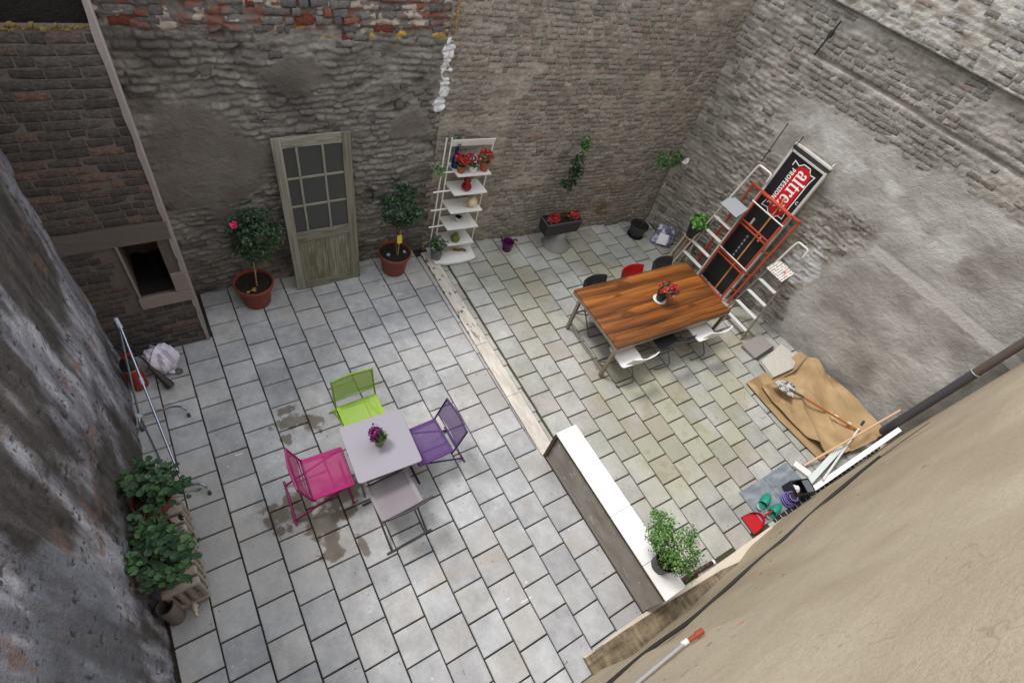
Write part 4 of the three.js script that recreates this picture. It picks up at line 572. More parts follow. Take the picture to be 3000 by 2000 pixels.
// ---------------------------------------------------------------- along the right back wall
{
  const o = thing('watering_can', 'purple plastic watering can on the paving by the brick wall', 'watering can', [4.83, 0, 0.4], 0.1), m = mat([86, 28, 82], 0.4);
  part(o, 'body', lathe([[0.001, 0.003], [0.07, 0], [0.078, 0.008], [0.1, 0.19], [0.106, 0.2], [0.098, 0.2], [0.092, 0.18], [0.07, 0.012]], 26), m);
  part(o, 'spout', tube([[-0.05, 0.06, 0], [-0.13, 0.2, 0], [-0.19, 0.34, 0], [-0.21, 0.37, 0]], 0.017, 14, 10), m);
  part(o, 'handle', bent([[0.08, 0.19, 0], [0.19, 0.19, 0], [0.21, 0.05, 0.01]], 0.015, 0.07), m);
}
{
  const o = thing('trough_planter', 'black box trough of red flowers on a round stone foot', 'planter', [5.77, 0, 0.535], -0.06);
  part(o, 'stone_foot', xf(lathe([[0.001, 0], [0.262, 0], [0.27, 0.012], [0.262, 0.03], [0.24, 0.036], [0.236, 0.055], [0.212, 0.062], [0.17, 0.13], [0.13, 0.24], [0.122, 0.36], [0.001, 0.36]], 40), [0.06, 0, 0.0]), mat([140, 138, 138], 0.85, { bumpMap: bumpFine, bumpScale: 0.01 }));
  const W = 0.37, D = 0.14, tb = mat([44, 44, 48], 0.45), rim = mat([86, 86, 90], 0.5), yb = 0.361, yt = 0.62;
  const wall4 = (W0, D0, W1, D1, y0, y1) => { const P = (s, t, b) => [s * (b ? W1 : W0), b ? y1 : y0, t * (b ? D1 : D0)]; return [[[-1, 1], [1, 1]], [[1, 1], [1, -1]], [[1, -1], [-1, -1]], [[-1, -1], [-1, 1]]].map(([a, b]) => grid(1, 1, (s, t) => P(s ? b[0] : a[0], s ? b[1] : a[1], t))); };
  part(o, 'box', [...wall4(W - 0.02, D - 0.02, W, D, yb, yt), ...wall4(W - 0.032, D - 0.032, W - 0.012, D - 0.012, yb + 0.01, yt), box(2 * W - 0.045, 0.012, 2 * D - 0.045, [0, yb + 0.006, 0], undefined, 0)], tb);
  part(o, 'rim', [bar([-W - 0.008, yt + 0.002, -D], [W + 0.008, yt + 0.002, -D], 0.02, 0.016), bar([-W - 0.008, yt + 0.002, D], [W + 0.008, yt + 0.002, D], 0.02, 0.016), bar([-W, yt + 0.002, -D + 0.01], [-W, yt + 0.002, D - 0.01], 0.02, 0.0155), bar([W, yt + 0.002, -D + 0.01], [W, yt + 0.002, D - 0.01], 0.02, 0.0155)], rim);
  for (const s of [-1, 1]) part(o, 'ring_handle', bent([[s * W, 0.57, -0.05], [s * (W + 0.04), 0.5, -0.05], [s * (W + 0.04), 0.5, 0.05], [s * W, 0.57, 0.05]], 0.008, 0.02), tb);
  part(o, 'soil', grid(20, 8, (s, t) => [lerp(-W + 0.014, W - 0.014, s), 0.575 + 0.02 * fbm(s * 8, t * 4, 2, 5), lerp(-D + 0.014, D - 0.014, t)]), soilM);
  for (const [x, sd] of [[-0.2, 671], [0.23, 675]]) { const p = part(o, 'flowers', leafGeo(420, sd, clumps(sd + 1, 18, [x, 0.67, 0.01], [0.13, 0.06, 0.1], 0.035), 0.036, reds, { aspect: 0.9 }), petalMat); part(o, 'flower_leaves', leafGeo(160, sd + 2, clumps(sd + 3, 8, [x, 0.63, 0.01], [0.13, 0.04, 0.1], 0.04), 0.04, darkLeaf), leafMat); }
  part(o, 'climber_stem', [tube([[0.0, 0.58, -0.02], [-0.02, 1.0, -0.08], [0.0, 1.4, -0.1], [0.03, 1.7, -0.11], [0.06, 2.06, -0.12]], 0.007, 30, 6), ...[0, 1, 2, 3, 4, 5, 6, 7].map(i => tube([[(i % 3 - 1) * 0.02, 0.6 + 0.02 * i, -0.02], [(i % 4 - 1.5) * 0.12, 0.72 + 0.05 * (i % 3), 0.02 * (i % 2)], [(i % 4 - 1.5) * 0.2, 0.8 + 0.06 * (i % 5), 0]], 0.003, 8, 5))], mat([96, 84, 62], 0.9));
  for (const [x, y, rx, ry, n, sd] of [[0.04, 2.0, 0.07, 0.09, 120, 681], [0.0, 1.7, 0.1, 0.12, 240, 683], [-0.01, 1.5, 0.11, 0.11, 240, 685], [-0.07, 1.27, 0.14, 0.08, 220, 687]]) part(o, 'climber_leaves', leafGeo(n, sd, clumps(sd + 1, 8, [x, y, -0.1], [rx, ry, 0.07], 0.06), 0.06, sd === 681 ? midLeaf : darkLeaf, { aspect: 0.6 }), leafMat);
}
{
  const o = thing('standard_rose', 'thin standard rose with one white bloom in black pot', 'rose', [7.66, 0, 0.8]);
  part(o, 'saucer', lathe([[0.001, 0], [0.15, 0], [0.165, 0.02], [0.168, 0.03], [0.158, 0.03], [0.14, 0.008], [0.001, 0.008]]), blackPl); part(o, 'pot', xf(lathe(potProfile(0.12, 0.19, 0.27, 0.012, 0.01), 32), [0, 0.009, 0]), mat([54, 56, 62], 0.5)); part(o, 'soil', disc(0.165, 0.235), soilM);
  part(o, 'stem', [tube([[0.03, 0.24, 0.02], [0.09, 0.6, 0.0], [0.04, 1.1, -0.03], [0.05, 1.5, -0.05]], 0.01, 20, 6), ...[[-0.3, 1.72], [-0.15, 1.8], [0.1, 1.78], [0.28, 1.7]].map(([x, y]) => tube([[0.05, 1.48, -0.05], [x * 0.5 + 0.03, 1.62, -0.04], [x, y, -0.05]], 0.005, 8, 5))], mat([92, 78, 60], 0.9));
  part(o, 'tag', box(0.07, 0.1, 0.003, [0.06, 1.22, 0.03], [0, 0.3, 0.2], 0), mat([196, 206, 210], 0.6));
  part(o, 'leaves', leafGeo(520, 691, clumps(692, 22, [-0.03, 1.7, -0.05], [0.33, 0.1, 0.16], 0.06), 0.055, midLeaf, { aspect: 0.55 }), leafMat);
  part(o, 'bloom', leafGeo(60, 693, r => { const t = r() * 6.28, q = r(); return [0.33 + 0.055 * q * Math.cos(t), 1.68 + 0.055 * q * Math.sin(t), 0.02 + 0.02 * (1 - q), 0.3 * Math.cos(t), 0.5, 0.8]; }, 0.065, [C(244, 244, 240), C(232, 232, 226)], { aspect: 1, wild: 0.8 }), petalMat);
}
{
  const o = thing('plastic_bag', 'blue-grey plastic bag with white label slumped at wall corner', 'bag', [8.0, 0, 1.22], -0.75); o.rotation.order = 'YXZ'; o.rotation.x = -0.42;
  const pil = (s, t, k) => { const e = Math.pow(Math.sin(Math.PI * clamp(s, 0.02, 0.98)) * Math.sin(Math.PI * clamp(t, 0.02, 0.98)), 0.45); return [lerp(-0.2, 0.2, s) * (1 - 0.25 * t * t), 0.42 * t, k * 0.075 * e + 0.018 * (fbm(s * 7, t * 7 + k, 3, 44) - 0.5)]; };
  const bmx = dtex(128, 128, (u, v) => mixc([96, 92, 120], [190, 190, 206], ss(0.4, 0.65, fbm(u * 7 + 2 * fbm(u * 3, v * 3, 2, 3), v * 8, 4, 45))));
  part(o, 'bag_body', [grid(22, 22, (s, t) => pil(s, t, 1)), grid(22, 22, (s, t) => pil(s, t, -1))], mat([255, 255, 255], 0.3, { map: bmx }));
  part(o, 'label', grid(8, 8, (s, t) => { const p = pil(0.22 + s * 0.5, 0.12 + t * 0.5, 1); return [p[0], p[1], p[2] * 0.2 + 0.075]; }), mat([240, 240, 242], 0.5));
}
{
  const o = thing('stick_bundle', 'upright bundle of pale wooden stakes beside the left stepladder', 'wood', [8.06, 0, 1.66]), ms = [mat([168, 150, 122], 0.9), mat([128, 112, 90], 0.9), mat([188, 176, 152], 0.9)], r = mulberry(33);
  for (let i = 0; i < 9; i++) { const a = i * 0.7, q = 0.02 + 0.05 * (i % 3), x = q * Math.cos(a), z = q * Math.sin(a); part(o, 'stake', bar([x * 1.8, 0, z * 1.8], [x, 0.56 + 0.03 * r(), z], 0.03, 0.022, [0.3, 0, 1]), ms[i % 3]); }
  part(o, 'seat_board', box(0.2, 0.015, 0.2, [0, 0.6, 0]), ms[0]);
}
{
  const o = thing('potted_plant', 'bright green plant in tall black pot beside the left stepladder', 'potted plant', [8.06, 0.608, 1.66]);
  part(o, 'pot', lathe(potProfile(0.095, 0.14, 0.3, 0.004, 0.008), 28), mat([30, 30, 32], 0.5)); part(o, 'soil', disc(0.125, 0.27), soilM);
  part(o, 'leaves', leafGeo(620, 701, clumps(702, 20, [0, 0.36, 0], [0.16, 0.08, 0.16], 0.06), 0.07, brightLeaf, { aspect: 0.7 }), leafMat);
}
// ---------------------------------------------------------------- ladders, frame and sign panel against the right wall
const alu = mat([204, 202, 198], 0.4, { metalness: 0.15 }), aluDull = mat([176, 170, 163], 0.5, { metalness: 0.1 }), orange = mat([176, 72, 46], 0.5);
{
  const o = thing('platform_panel', 'long black aluminium-framed platform panel with red logo leaning on wall', 'panel'), P = (z, y, d = 0) => [8.34 + 0.06 * y - d, y, z];
  const cv = document.createElement('canvas'); cv.width = 256; cv.height = 1104; const c = cv.getContext('2d'), X = z => (z - 2.17) / 0.63 * 256, Y = y => (2.72 - y) / 2.72 * 1104;
  c.fillStyle = '#1b1b1f'; c.fillRect(0, 0, 256, 1104);
  for (let i = 0; i < 500; i++) { const q = LAT[i * 7]; c.fillStyle = `rgba(${150 + 60 * LAT[i * 3]},${150},${155},${0.12 * LAT[i * 5]})`; c.fillRect(256 * q, 1104 * LAT[i * 11], 2 + 3 * LAT[i], 2 + 6 * LAT[i + 9]); }
  c.strokeStyle = '#e4e4e4'; c.lineWidth = 7; c.lineJoin = 'miter';
  c.beginPath(); c.moveTo(X(2.3), Y(2.52)); c.lineTo(X(2.3), Y(2.6)); c.lineTo(X(2.4), Y(2.57)); c.lineTo(X(2.46), Y(2.63)); c.lineTo(X(2.58), Y(2.63)); c.lineTo(X(2.63), Y(2.56)); c.lineTo(X(2.72), Y(2.57)); c.lineTo(X(2.7), Y(2.46)); c.lineTo(X(2.7), Y(1.9)); c.lineTo(X(2.72), Y(1.78)); c.lineTo(X(2.63), Y(1.78)); c.lineTo(X(2.58), Y(1.72)); c.lineTo(X(2.46), Y(1.72)); c.lineTo(X(2.4), Y(1.78)); c.lineTo(X(2.28), Y(1.76)); c.lineTo(X(2.3), Y(1.86)); c.stroke();
  c.fillStyle = '#c4141e'; c.beginPath(); const rx0 = X(2.385), rx1 = X(2.675); c.moveTo(rx0, Y(2.52)); c.quadraticCurveTo((rx0 + rx1) / 2, Y(2.7), rx1, Y(2.52)); c.lineTo(rx1, Y(1.83)); c.quadraticCurveTo((rx0 + rx1) / 2, Y(1.65), rx0, Y(1.83)); c.closePath(); c.fill();
  c.fillStyle = '#f4f4f4'; c.save(); c.translate(X(2.455), Y(2.54)); c.rotate(Math.PI / 2); c.font = 'bold 122px serif'; c.textBaseline = 'alphabetic'; c.fillText('altrex', 0, 0, 280); c.restore();
  c.save(); c.translate(X(2.335), Y(2.5)); c.rotate(Math.PI / 2); c.font = 'bold 42px sans-serif'; c.fillText('PROFESSIONAL', 0, 0, 270); c.restore();
  c.strokeStyle = '#d8d8d8'; c.lineWidth = 5; c.beginPath(); c.arc(X(2.755), Y(2.12), 9, 0.6, 5.4); c.stroke();
  c.fillStyle = '#a8a8ac'; c.fillRect(X(2.32), Y(1.5), 16, 70); c.fillRect(X(2.62), Y(1.34), 14, 46); c.fillStyle = '#8d93a0'; for (let i = 0; i < 7; i++) c.fillRect(X(2.42), Y(1.2) + i * 34, 14, 22);
  const tx = new THREE.CanvasTexture(cv); tx.colorSpace = THREE.SRGBColorSpace;
  const g = xf(new THREE.PlaneGeometry(0.63, 2.72), [8.34 + 0.06 * 1.36 - 0.014, 1.36, 2.485], [0, -Math.PI / 2, 0]); { const p = g.attributes.position; for (let i = 0; i < p.count; i++) p.setX(i, 8.34 + 0.06 * p.getY(i) - 0.014); g.computeVertexNormals(); }
  part(o, 'printed_face', g, mat([255, 255, 255], 0.45, { map: tx })); part(o, 'board', bar(P(2.485, 0.01), P(2.485, 2.71), 0.63, 0.018, [-1, 0, 0], 0), mat([60, 52, 46], 0.8));
  for (const z of [2.15, 2.82]) part(o, 'side_rail', bar(P(z, 0), P(z, 2.72), 0.04, 0.075, [-1, 0, 0]), alu);
  for (const y of [2.7, 2.755, 2.8]) part(o, 'end_rail', bar(P(2.13, y), P(2.84, y), 0.07, 0.03, [0, 1, 0]), y === 2.755 ? mat([52, 52, 54], 0.6) : alu);
  for (const z of [2.15, 2.82]) part(o, 'hook', bent([P(z, 2.76), P(z, 2.86), P(z, 2.86, -0.05), P(z, 2.79, -0.07)], 0.012, 0.03), alu);
}
{
  const o = thing('trestle_frame', 'orange steel trestle frame leaning before the black sign panel', 'frame'), P = (z, y, d = 0) => [8.2 + 0.09 * y - d, y, z];
  const tb = (a, b) => bar(a, b, 0.036, 0.036, [-1, 0, 0.01], 0.005);
  for (const [z, k] of [[2.19, 0], [2.82, 0], [2.94, -0.08], [1.95, -0.06]]) part(o, 'post', tb(P(z, 0.0, k), P(z + (z > 2.9 ? 0.04 : 0), 1.95, k)), orange);
  for (const y of [0.03, 1.94]) part(o, 'cross_rail', tb(P(2.2, y), P(2.81, y)), orange);
  for (const y of [0.66, 1.33]) for (const k of [0, 0.065]) part(o, 'rung', bar(P(2.2, y + k), P(2.81, y + k), 0.024, 0.026, [-1, 0, 0.01]), orange);
  for (const y of [0.77, 1.75]) part(o, 'grey_bar', cyl(P(2.15, y, 0.02), P(2.86, y, 0.02), 0.013), alu);
  for (const y of [0.3, 0.7, 1.2]) part(o, 'link', bar(P(2.82, y), P(2.94, y, -0.08), 0.02, 0.02, [0, 1, 0]), orange);
  part(o, 'top_rail', tb(P(1.95, 1.93, -0.06), P(2.98, 1.93, -0.06)), orange);
  for (const [a, b] of [[0.25, 0.85], [0.7, 1.3]]) part(o, 'brace', bar(P(1.9, a, -0.06), P(2.2, b, -0.02), 0.018, 0.018, [-1, 0, 0.01]), orange);
}
{ const o = thing('wood_lath', 'thin wooden lath standing behind the orange frame', 'wood', [0, 0, 0]); part(o, 'lath', bar([8.32, 0, 2.56], [8.42, 2.08, 2.57], 0.03, 0.012, [-1, 0, 0]), mat([186, 132, 84], 0.8)); }
function stepLadder(label, P, zl, zr, H, plat, steps, loopR, stepM, railM, labelMat) {
  const o = thing('step_ladder', label, 'ladder');
  const hw = t => [lerp(zl[0], zl[1], t), lerp(zr[0], zr[1], t)], yT = t => t * H;
  for (const s of [0, 1]) part(o, 'side_rail', bar(P(hw(0)[s], 0), P(hw(plat / H)[s], plat), 0.026, 0.055, [-1, 0, 0.2]), railM);
  const a = hw(plat / H), b = hw(1); part(o, 'hand_loop', bent([P(a[0], plat), P(b[0], H - 0.1), P(b[0] + 0.01, H), P(b[1] - 0.01, H), P(b[1], H - 0.1), P(a[1], plat)], loopR, 0.08, 8), alu);
  for (const y of steps) { const q = hw(y / H); part(o, 'step', box(0.075, 0.02, q[1] - q[0] - 0.03, [P(0, y)[0], y, (q[0] + q[1]) / 2]), stepM); }
  const q = hw(plat / H); const pl = part(o, 'platform', box(0.26, 0.02, q[1] - q[0] + 0.02, [P(0, plat)[0] - 0.05, plat, (q[0] + q[1]) / 2], [0, 0, 0.55]), labelMat ?? stepM);
  for (const s of [0, 1]) part(o, 'rear_leg', bar([P(0, 0)[0] + 0.13, 0.0, hw(0)[s] + (s ? -0.03 : 0.03)], [P(0, plat)[0] + 0.02, plat - 0.03, q[s] + (s ? -0.03 : 0.03)], 0.02, 0.03, [-1, 0, 0.2]), railM);
  return o;
}
stepLadder('taller aluminium stepladder leaning left of the orange frame', (z, y) => [7.9 + 0.205 * y, y, z], [1.72, 1.87], [2.28, 2.17], 2.26, 1.55, [0.35, 0.6, 0.93, 1.2], 0.02, alu, aluDull, mat([122, 128, 134], 0.5, { metalness: 0.2 }));
{
  const lt = dtex(128, 128, (u, v) => { const ln = Math.floor(v * 16) % 2 && vn(u * 30, Math.floor(v * 16) * 3, 7) > 0.35 ? [120, 118, 116] : [206, 202, 196]; return Math.hypot(u - 0.6, v - 0.3) < 0.09 ? [190, 70, 60] : mixc(ln, [150, 140, 130], ss(0.6, 0.75, fbm(u * 8, v * 8, 3, 12))); });
  stepLadder('shorter stepladder with labelled platform, right of the orange frame', (z, y) => [7.85 + 0.42 * y, y, z], [3.12, 3.14], [3.71, 3.38], 1.63, 1.18, [0.15, 0.39, 0.63, 0.87], 0.019, mat([206, 206, 206], 0.5), mat([116, 106, 98], 0.5, { metalness: 0.3 }), mat([255, 255, 255], 0.5, { map: lt }));
}
// ---------------------------------------------------------------- low counter wall with white top
{
  const o = thing('counter_wall', 'low grey counter wall with white slab top beside the bushy plant', 'low wall'), grey = mat([132, 128, 122], 0.9, { bumpMap: bumpFine, bumpScale: 0.006 }), wd = mat([150, 124, 92], 0.85, { map: rep(oldWood, 1, 1) });
  const gt = dtex(512, 128, (u, v) => { let c = mixc([122, 117, 110], [172, 166, 157], fbm(u * 12, v * 4, 5, 201)); return mixc(c, [186, 182, 176], 0.8 * ss(0.72, 0.78, fbm(u * 30, v * 9, 3, 202))); });
  part(o, 'body', box(0.26, 0.54, 2.115, [3.43, 0.27, 5.178], undefined, 0), mat([255, 255, 255], 0.9, { map: gt, bumpMap: bumpFine, bumpScale: 0.006 }));
  part(o, 'base_rail', box(0.03, 0.04, 2.12, [3.288, 0.02, 5.178], undefined, 0.004), grey);
  part(o, 'wood_edge', box(0.035, 0.04, 2.12, [3.29, 0.56, 5.18], undefined, 0.005), wd); part(o, 'wood_edge', box(0.035, 0.04, 2.12, [3.555, 0.56, 5.18], undefined, 0.005), wd);
  part(o, 'end_post', box(0.05, 0.578, 0.045, [3.285, 0.289, 4.1], undefined, 0.005), wd); part(o, 'end_board', box(0.27, 0.578, 0.022, [3.44, 0.29, 4.105], undefined, 0.003), wd);
  const wh = mat([238, 238, 238], 0.35); for (const [a, b] of [[4.078, 4.635], [4.638, 5.24], [5.243, 5.845], [5.848, 6.245]]) part(o, 'top_slab', box(0.31, 0.02, b - a - 0.001, [3.425, 0.591, (a + b) / 2], undefined, 0.003), wh);
}
{
  const o = thing('potted_bush', 'bushy light green shrub in black pot on the counter end', 'potted plant', [3.445, 0.602, 5.93]);
  part(o, 'pot', lathe(potProfile(0.1, 0.125, 0.2, 0.01, 0.008), 28), blackPl); part(o, 'soil', disc(0.105, 0.17), soilM);
  part(o, 'stems', [0, 1, 2, 3, 4, 5].map(i => tube([[0.02 * Math.cos(i), 0.17, 0.02 * Math.sin(i)], [0.08 * Math.cos(i * 1.05), 0.33, 0.08 * Math.sin(i * 1.05)], [0.2 * Math.cos(i * 1.05), 0.5 + 0.03 * (i % 3), 0.2 * Math.sin(i * 1.05)]], 0.005, 10, 5)), barkM);
  part(o, 'foliage', leafGeo(3400, 711, clumps(712, 40, [0.05, 0.42, -0.1], [0.2, 0.24, 0.34], 0.085), 0.03, [C(66, 108, 42), C(88, 132, 54), C(50, 88, 34), C(112, 150, 74)], { aspect: 0.55 }), leafMat);
}
{ const o = thing('pole', 'short dark red pole with white end lying by house front', 'pole'); part(o, 'rod', cyl([3.93, 0.028, 6.205], [4.46, 0.028, 6.24], 0.026, 0.026, 14), mat([70, 24, 34], 0.4)); part(o, 'end_cap', cyl([4.46, 0.028, 6.24], [4.49, 0.028, 6.242], 0.028, 0.028, 14), mat([226, 226, 226], 0.5)); }
// ---------------------------------------------------------------- clutter in the far right corner
const burlapT = dtex(512, 512, (u, v) => { const w = 0.5 * (Math.sin(u * 900) * 0.5 + 0.5) + 0.5 * (Math.sin(v * 900) * 0.5 + 0.5), n = fbm(u * 6, v * 6, 4, 211), st = ss(0.6, 0.75, fbm(u * 3, v * 4, 4, 212)); return mixc(mixc([148, 124, 90], [192, 166, 128], clamp(0.4 + 0.3 * (w - 0.5) + 1.1 * (n - 0.5))), [104, 80, 50], 0.4 * st); });
const burlapM = mat([255, 255, 255], 1, { map: burlapT, bumpMap: burlapT, bumpScale: 0.003 });
function cloth(o, name, L, Rr, ht, thick, m, nu = 46, nv = 46) { // sheet between edge curves L(t), R(t) in xz with height ht(x, z, s, t)
  const f = (s, t) => { const a = L(t), b = Rr(t), x = lerp(a[0], b[0], s), z = lerp(a[1], b[1], s); return [x, ht(x, z, s, t), z]; };
  const top = grid(nu, nv, f), bot = grid(nu, nv, (s, t) => { const p = f(s, t); p[1] -= thick; return p; });
  const rim = [[t => f(0, t)], [t => f(1, t)], [t => f(t, 0)], [t => f(t, 1)]].map(([q]) => grid(nu, 1, (s, t) => { const p = q(s); p[1] -= thick * t; return p; }));
  return part(o, name, [top, bot, ...rim], m);
}
{
  const o = thing('burlap_sheet', 'wide brown burlap sheet spread under the shovel in the corner', 'burlap');
  const pl = (pts) => t => { const k = t * (pts.length - 1), i = Math.min(pts.length - 2, Math.floor(k)), f = k - i; return [lerp(pts[i][0], pts[i + 1][0], f), lerp(pts[i][1], pts[i + 1][1], f)]; };
  cloth(o, 'lower_layer', pl([[7.14, 4.44], [7.13, 4.8], [7.13, 5.2], [7.16, 5.6], [7.2, 5.98]]), pl([[8.5, 4.42], [8.6, 4.8], [8.62, 5.2], [8.64, 5.6], [8.6, 6.2]]), (x, z) => 0.03 + 0.025 * fbm(x * 4, z * 3, 3, 221) + 0.2 * ss(8.2, 8.64, x) * (0.7 + 0.5 * fbm(z * 2, 1, 2, 4)), 0.008, burlapM);
  cloth(o, 'upper_layer', pl([[7.3, 4.62], [7.24, 4.9], [7.24, 5.2], [7.28, 5.6], [7.34, 6.05]]), pl([[8.0, 4.68], [8.38, 4.58], [8.58, 4.72], [8.55, 4.95], [8.36, 5.25], [8.24, 5.55], [8.17, 5.85], [8.15, 6.18]]), (x, z, s, t) => 0.06 + 0.08 * fbm(x * 3.4, z * 2.2, 3, 223) + 0.12 * Math.pow(1 - Math.abs(2 * vn(x * 2.3 + z * 0.9, z * 1.1 - x * 0.6, 224) - 1), 3) + 0.08 * ss(0.55, 1, s) * (0.6 + 0.6 * fbm(t * 5, 2, 2, 5)) + 0.05 * ss(0.9, 1, s), 0.012, burlapM);
}
{ const o = thing('foam_board', 'pale grey textured foam board beside the burlap', 'board', [0, 0, 0]); part(o, 'board', slab([[7.72, 4.24], [7.66, 4.58], [8.2, 4.6], [8.5, 4.44], [8.42, 4.13]], 0.04, 0.1), mat([190, 188, 180], 0.95, { bumpMap: bumpFine, bumpScale: 0.02 })); }
{ const o = thing('stone_slab', 'spare grey paving slab lying at the foot of the wall', 'slab', [7.98, 0, 3.96], 0.1); o.rotation.order = 'YXZ'; part(o, 'slab', box(0.56, 0.045, 0.31, [0, 0.045, 0], [0.05, 0, 0.03], 0.005), mat([142, 138, 136], 0.9, { bumpMap: bumpFine, bumpScale: 0.006 })); part(o, 'edge_strip', box(0.56, 0.02, 0.03, [0.02, 0.04, 0.175], [0, 0.02, 0]), mat([60, 56, 54], 0.9)); }
{
  const o = thing('shovel', 'mortar-caked shovel with wooden handle lying on the burlap', 'shovel');
  const bt = dtex(128, 128, (u, v) => mixc([188, 184, 180], [84, 84, 90], ss(0.5, 0.6, fbm(u * 9, v * 9, 4, 231))));
  o.position.y = 0.045; const c0 = V3(7.6, 0.19, 4.99), ax = V3(8.22 - 7.55, 0, 6.22 - 5.02).normalize(), sd = V3(-ax.z, 0, ax.x);
  part(o, 'blade', grid(12, 14, (s, t) => { const w = 0.155 * Math.pow(Math.sin(Math.PI * (0.5 - 0.5 * t * 0.98)), 0.5) * (t > 0.9 ? 0.9 : 1), q = s * 2 - 1, p = c0.clone().addScaledVector(ax, -0.02 - 0.33 * t).addScaledVector(sd, w * q); return [p.x, 0.19 + 0.03 * q * q - 0.025 * t, p.z]; }), mat([255, 255, 255], 0.7, { map: bt }));
  part(o, 'socket', cyl([c0.x - ax.x * 0.1, 0.2, c0.z - ax.z * 0.1], [c0.x + ax.x * 0.14, 0.205, c0.z + ax.z * 0.14], 0.018, 0.02), mat([86, 88, 94], 0.5, { metalness: 0.5 }));
  const hd = part(o, 'handle', cyl([c0.x + ax.x * 0.12, 0.204, c0.z + ax.z * 0.12], [8.23, 0.18, 6.2], 0.016, 0.015, 10), mat([166, 96, 44], 0.5));
  for (const k of [0.66, 0.88]) part(hd, 'label_band', cyl([c0.x + ax.x * k, 0.198, c0.z + ax.z * k], [c0.x + ax.x * (k + 0.06), 0.197, c0.z + ax.z * (k + 0.06)], 0.0175, 0.0175, 10), mat([222, 206, 186], 0.6));
}
{ const o = thing('broom', 'wooden-handled broom propped on the right wall near drainpipe', 'broom'); part(o, 'handle', cyl([6.95, 0.1, 5.93], [8.57, 0.68, 6.03], 0.017, 0.016, 10), mat([206, 168, 138], 0.7)); part(o, 'socket', cyl([6.83, 0.055, 5.92], [6.97, 0.107, 5.932], 0.022, 0.022), mat([196, 168, 150], 0.6)); part(o, 'head', box(0.11, 0.05, 0.27, [6.78, 0.028, 5.95], [0, 0.35, 0.1], 0.012), mat([222, 222, 222], 0.6)); }
{ const o = thing('squeegee', 'white pole with dark blue grip lying across the burlap', 'tool'); part(o, 'pole', cyl([6.82, 0.16, 6.21], [8.15, 0.235, 5.92], 0.016, 0.016, 10), mat([214, 216, 220], 0.4)); part(o, 'grip', cyl([8.15, 0.236, 5.92], [8.34, 0.245, 5.88], 0.021, 0.019, 10), mat([44, 56, 84], 0.5)); }
{ const o = thing('plank', 'wide pale plastic plank lying beside the white pole', 'plank'); part(o, 'board', bar([6.6, 0.13, 6.13], [7.62, 0.18, 5.985], 0.085, 0.016), mat([206, 216, 218], 0.4)); }
{ const o = thing('lath', 'long bright white lath sloping along the house front', 'lath'); part(o, 'board', bar([6.63, 0.06, 6.235], [8.52, 0.47, 6.245], 0.07, 0.03, [0, 1, 0]), mat([244, 242, 246], 0.4)); }
{
  const o = thing('drain_grate', 'long dark drain slot with thin pale bars along house front', 'drain');
  part(o, 'slot', slab([[5.72, 6.235], [5.72, 6.30], [8.5, 6.33], [8.5, 6.265]], -0.02, 0.006), mat([32, 32, 36], 0.8)); const bmat = mat([196, 196, 192], 0.5);
  for (let i = 0; i < 24; i++) { const x = 5.76 + i * 0.116, z = 6.238 + (x - 5.72) * 0.0108; part(o, 'grate_bar', box(0.007, 0.006, 0.062, [x, 0.011, z + 0.032], undefined, 0), bmat); }
  part(o, 'edge_bar', bar([5.72, 0.011, 6.237], [8.5, 0.011, 6.267], 0.006, 0.006, [0, 1, 0], 0), bmat);
}
{ const sl = dtex(256, 256, (u, v) => mixc([104, 112, 122], [150, 158, 166], clamp(0.5 + 1.4 * (fbm(u * 5 + v * 6, v * 14 - u * 4, 4, 241) - 0.5)))), m = mat([255, 255, 255], 0.4, { map: sl });
  for (const [P, w] of [[[[5.545, 5.75], [5.53, 6.245], [6.066, 6.25], [6.066, 5.755]], 'under the green clogs'], [[[6.074, 5.755], [6.074, 6.25], [6.68, 6.25], [6.62, 5.75]], 'under the black crate']]) { const o = thing('slate_tile', `blue-grey slate tile on the paving, ${w}`, 'tile', [0, 0, 0], 0, 'slate tiles by the house front'); part(o, 'slab', slab(P, 0.004, 0.022), m); } }
{
  const gm = mat([32, 138, 118], 0.45), wm = mat([214, 220, 216], 0.6), g1 = (() => {
    const out = t => 0.052 * (0.82 + 0.2 * Math.sin(t * Math.PI * 0.9)) * Math.pow(Math.sin(Math.PI * clamp(0.04 + 0.92 * t)), 0.35);
    return { sole: grid(16, 20, (a, t) => { const th = a * 6.2832; return [lerp(-0.14, 0.14, t), 0.012 + 0.012 * Math.sin(th), out(t) * Math.cos(th)]; }), upper: grid(14, 16, (a, t) => { const q = 0.32 + 0.68 * t, th = Math.PI * a, h = 0.075 * Math.pow(Math.sin(Math.PI * clamp(0.28 + 0.7 * t)), 0.6); return [lerp(-0.14, 0.145, q), 0.018 + h * Math.sin(th), (out(q) + 0.002) * Math.cos(th)]; }), heel: grid(14, 2, (a, t) => { const th = Math.PI * (0.5 + a), q = out(0.06) + 0.012; return [-0.09 + 0.05 * Math.cos(th), 0.02 + 0.03 * t, 0.047 * Math.sin(th)]; }) };
  })();
  for (const [x, z, r, w] of [[5.76, 6.02, 0.26, 'farther from house front'], [5.79, 6.175, 0.1, 'nearer the house front']]) { const o = thing('clog', `green plastic clog on the slate tile, the one ${w}`, 'shoe', [x, 0.023, z], r, 'pair of green clogs'); o.scale.setScalar(1.18); part(o, 'sole', g1.sole, mat([40, 120, 106], 0.6)); part(o, 'upper', g1.upper, gm); part(o, 'heel_rim', g1.heel, wm); }
}
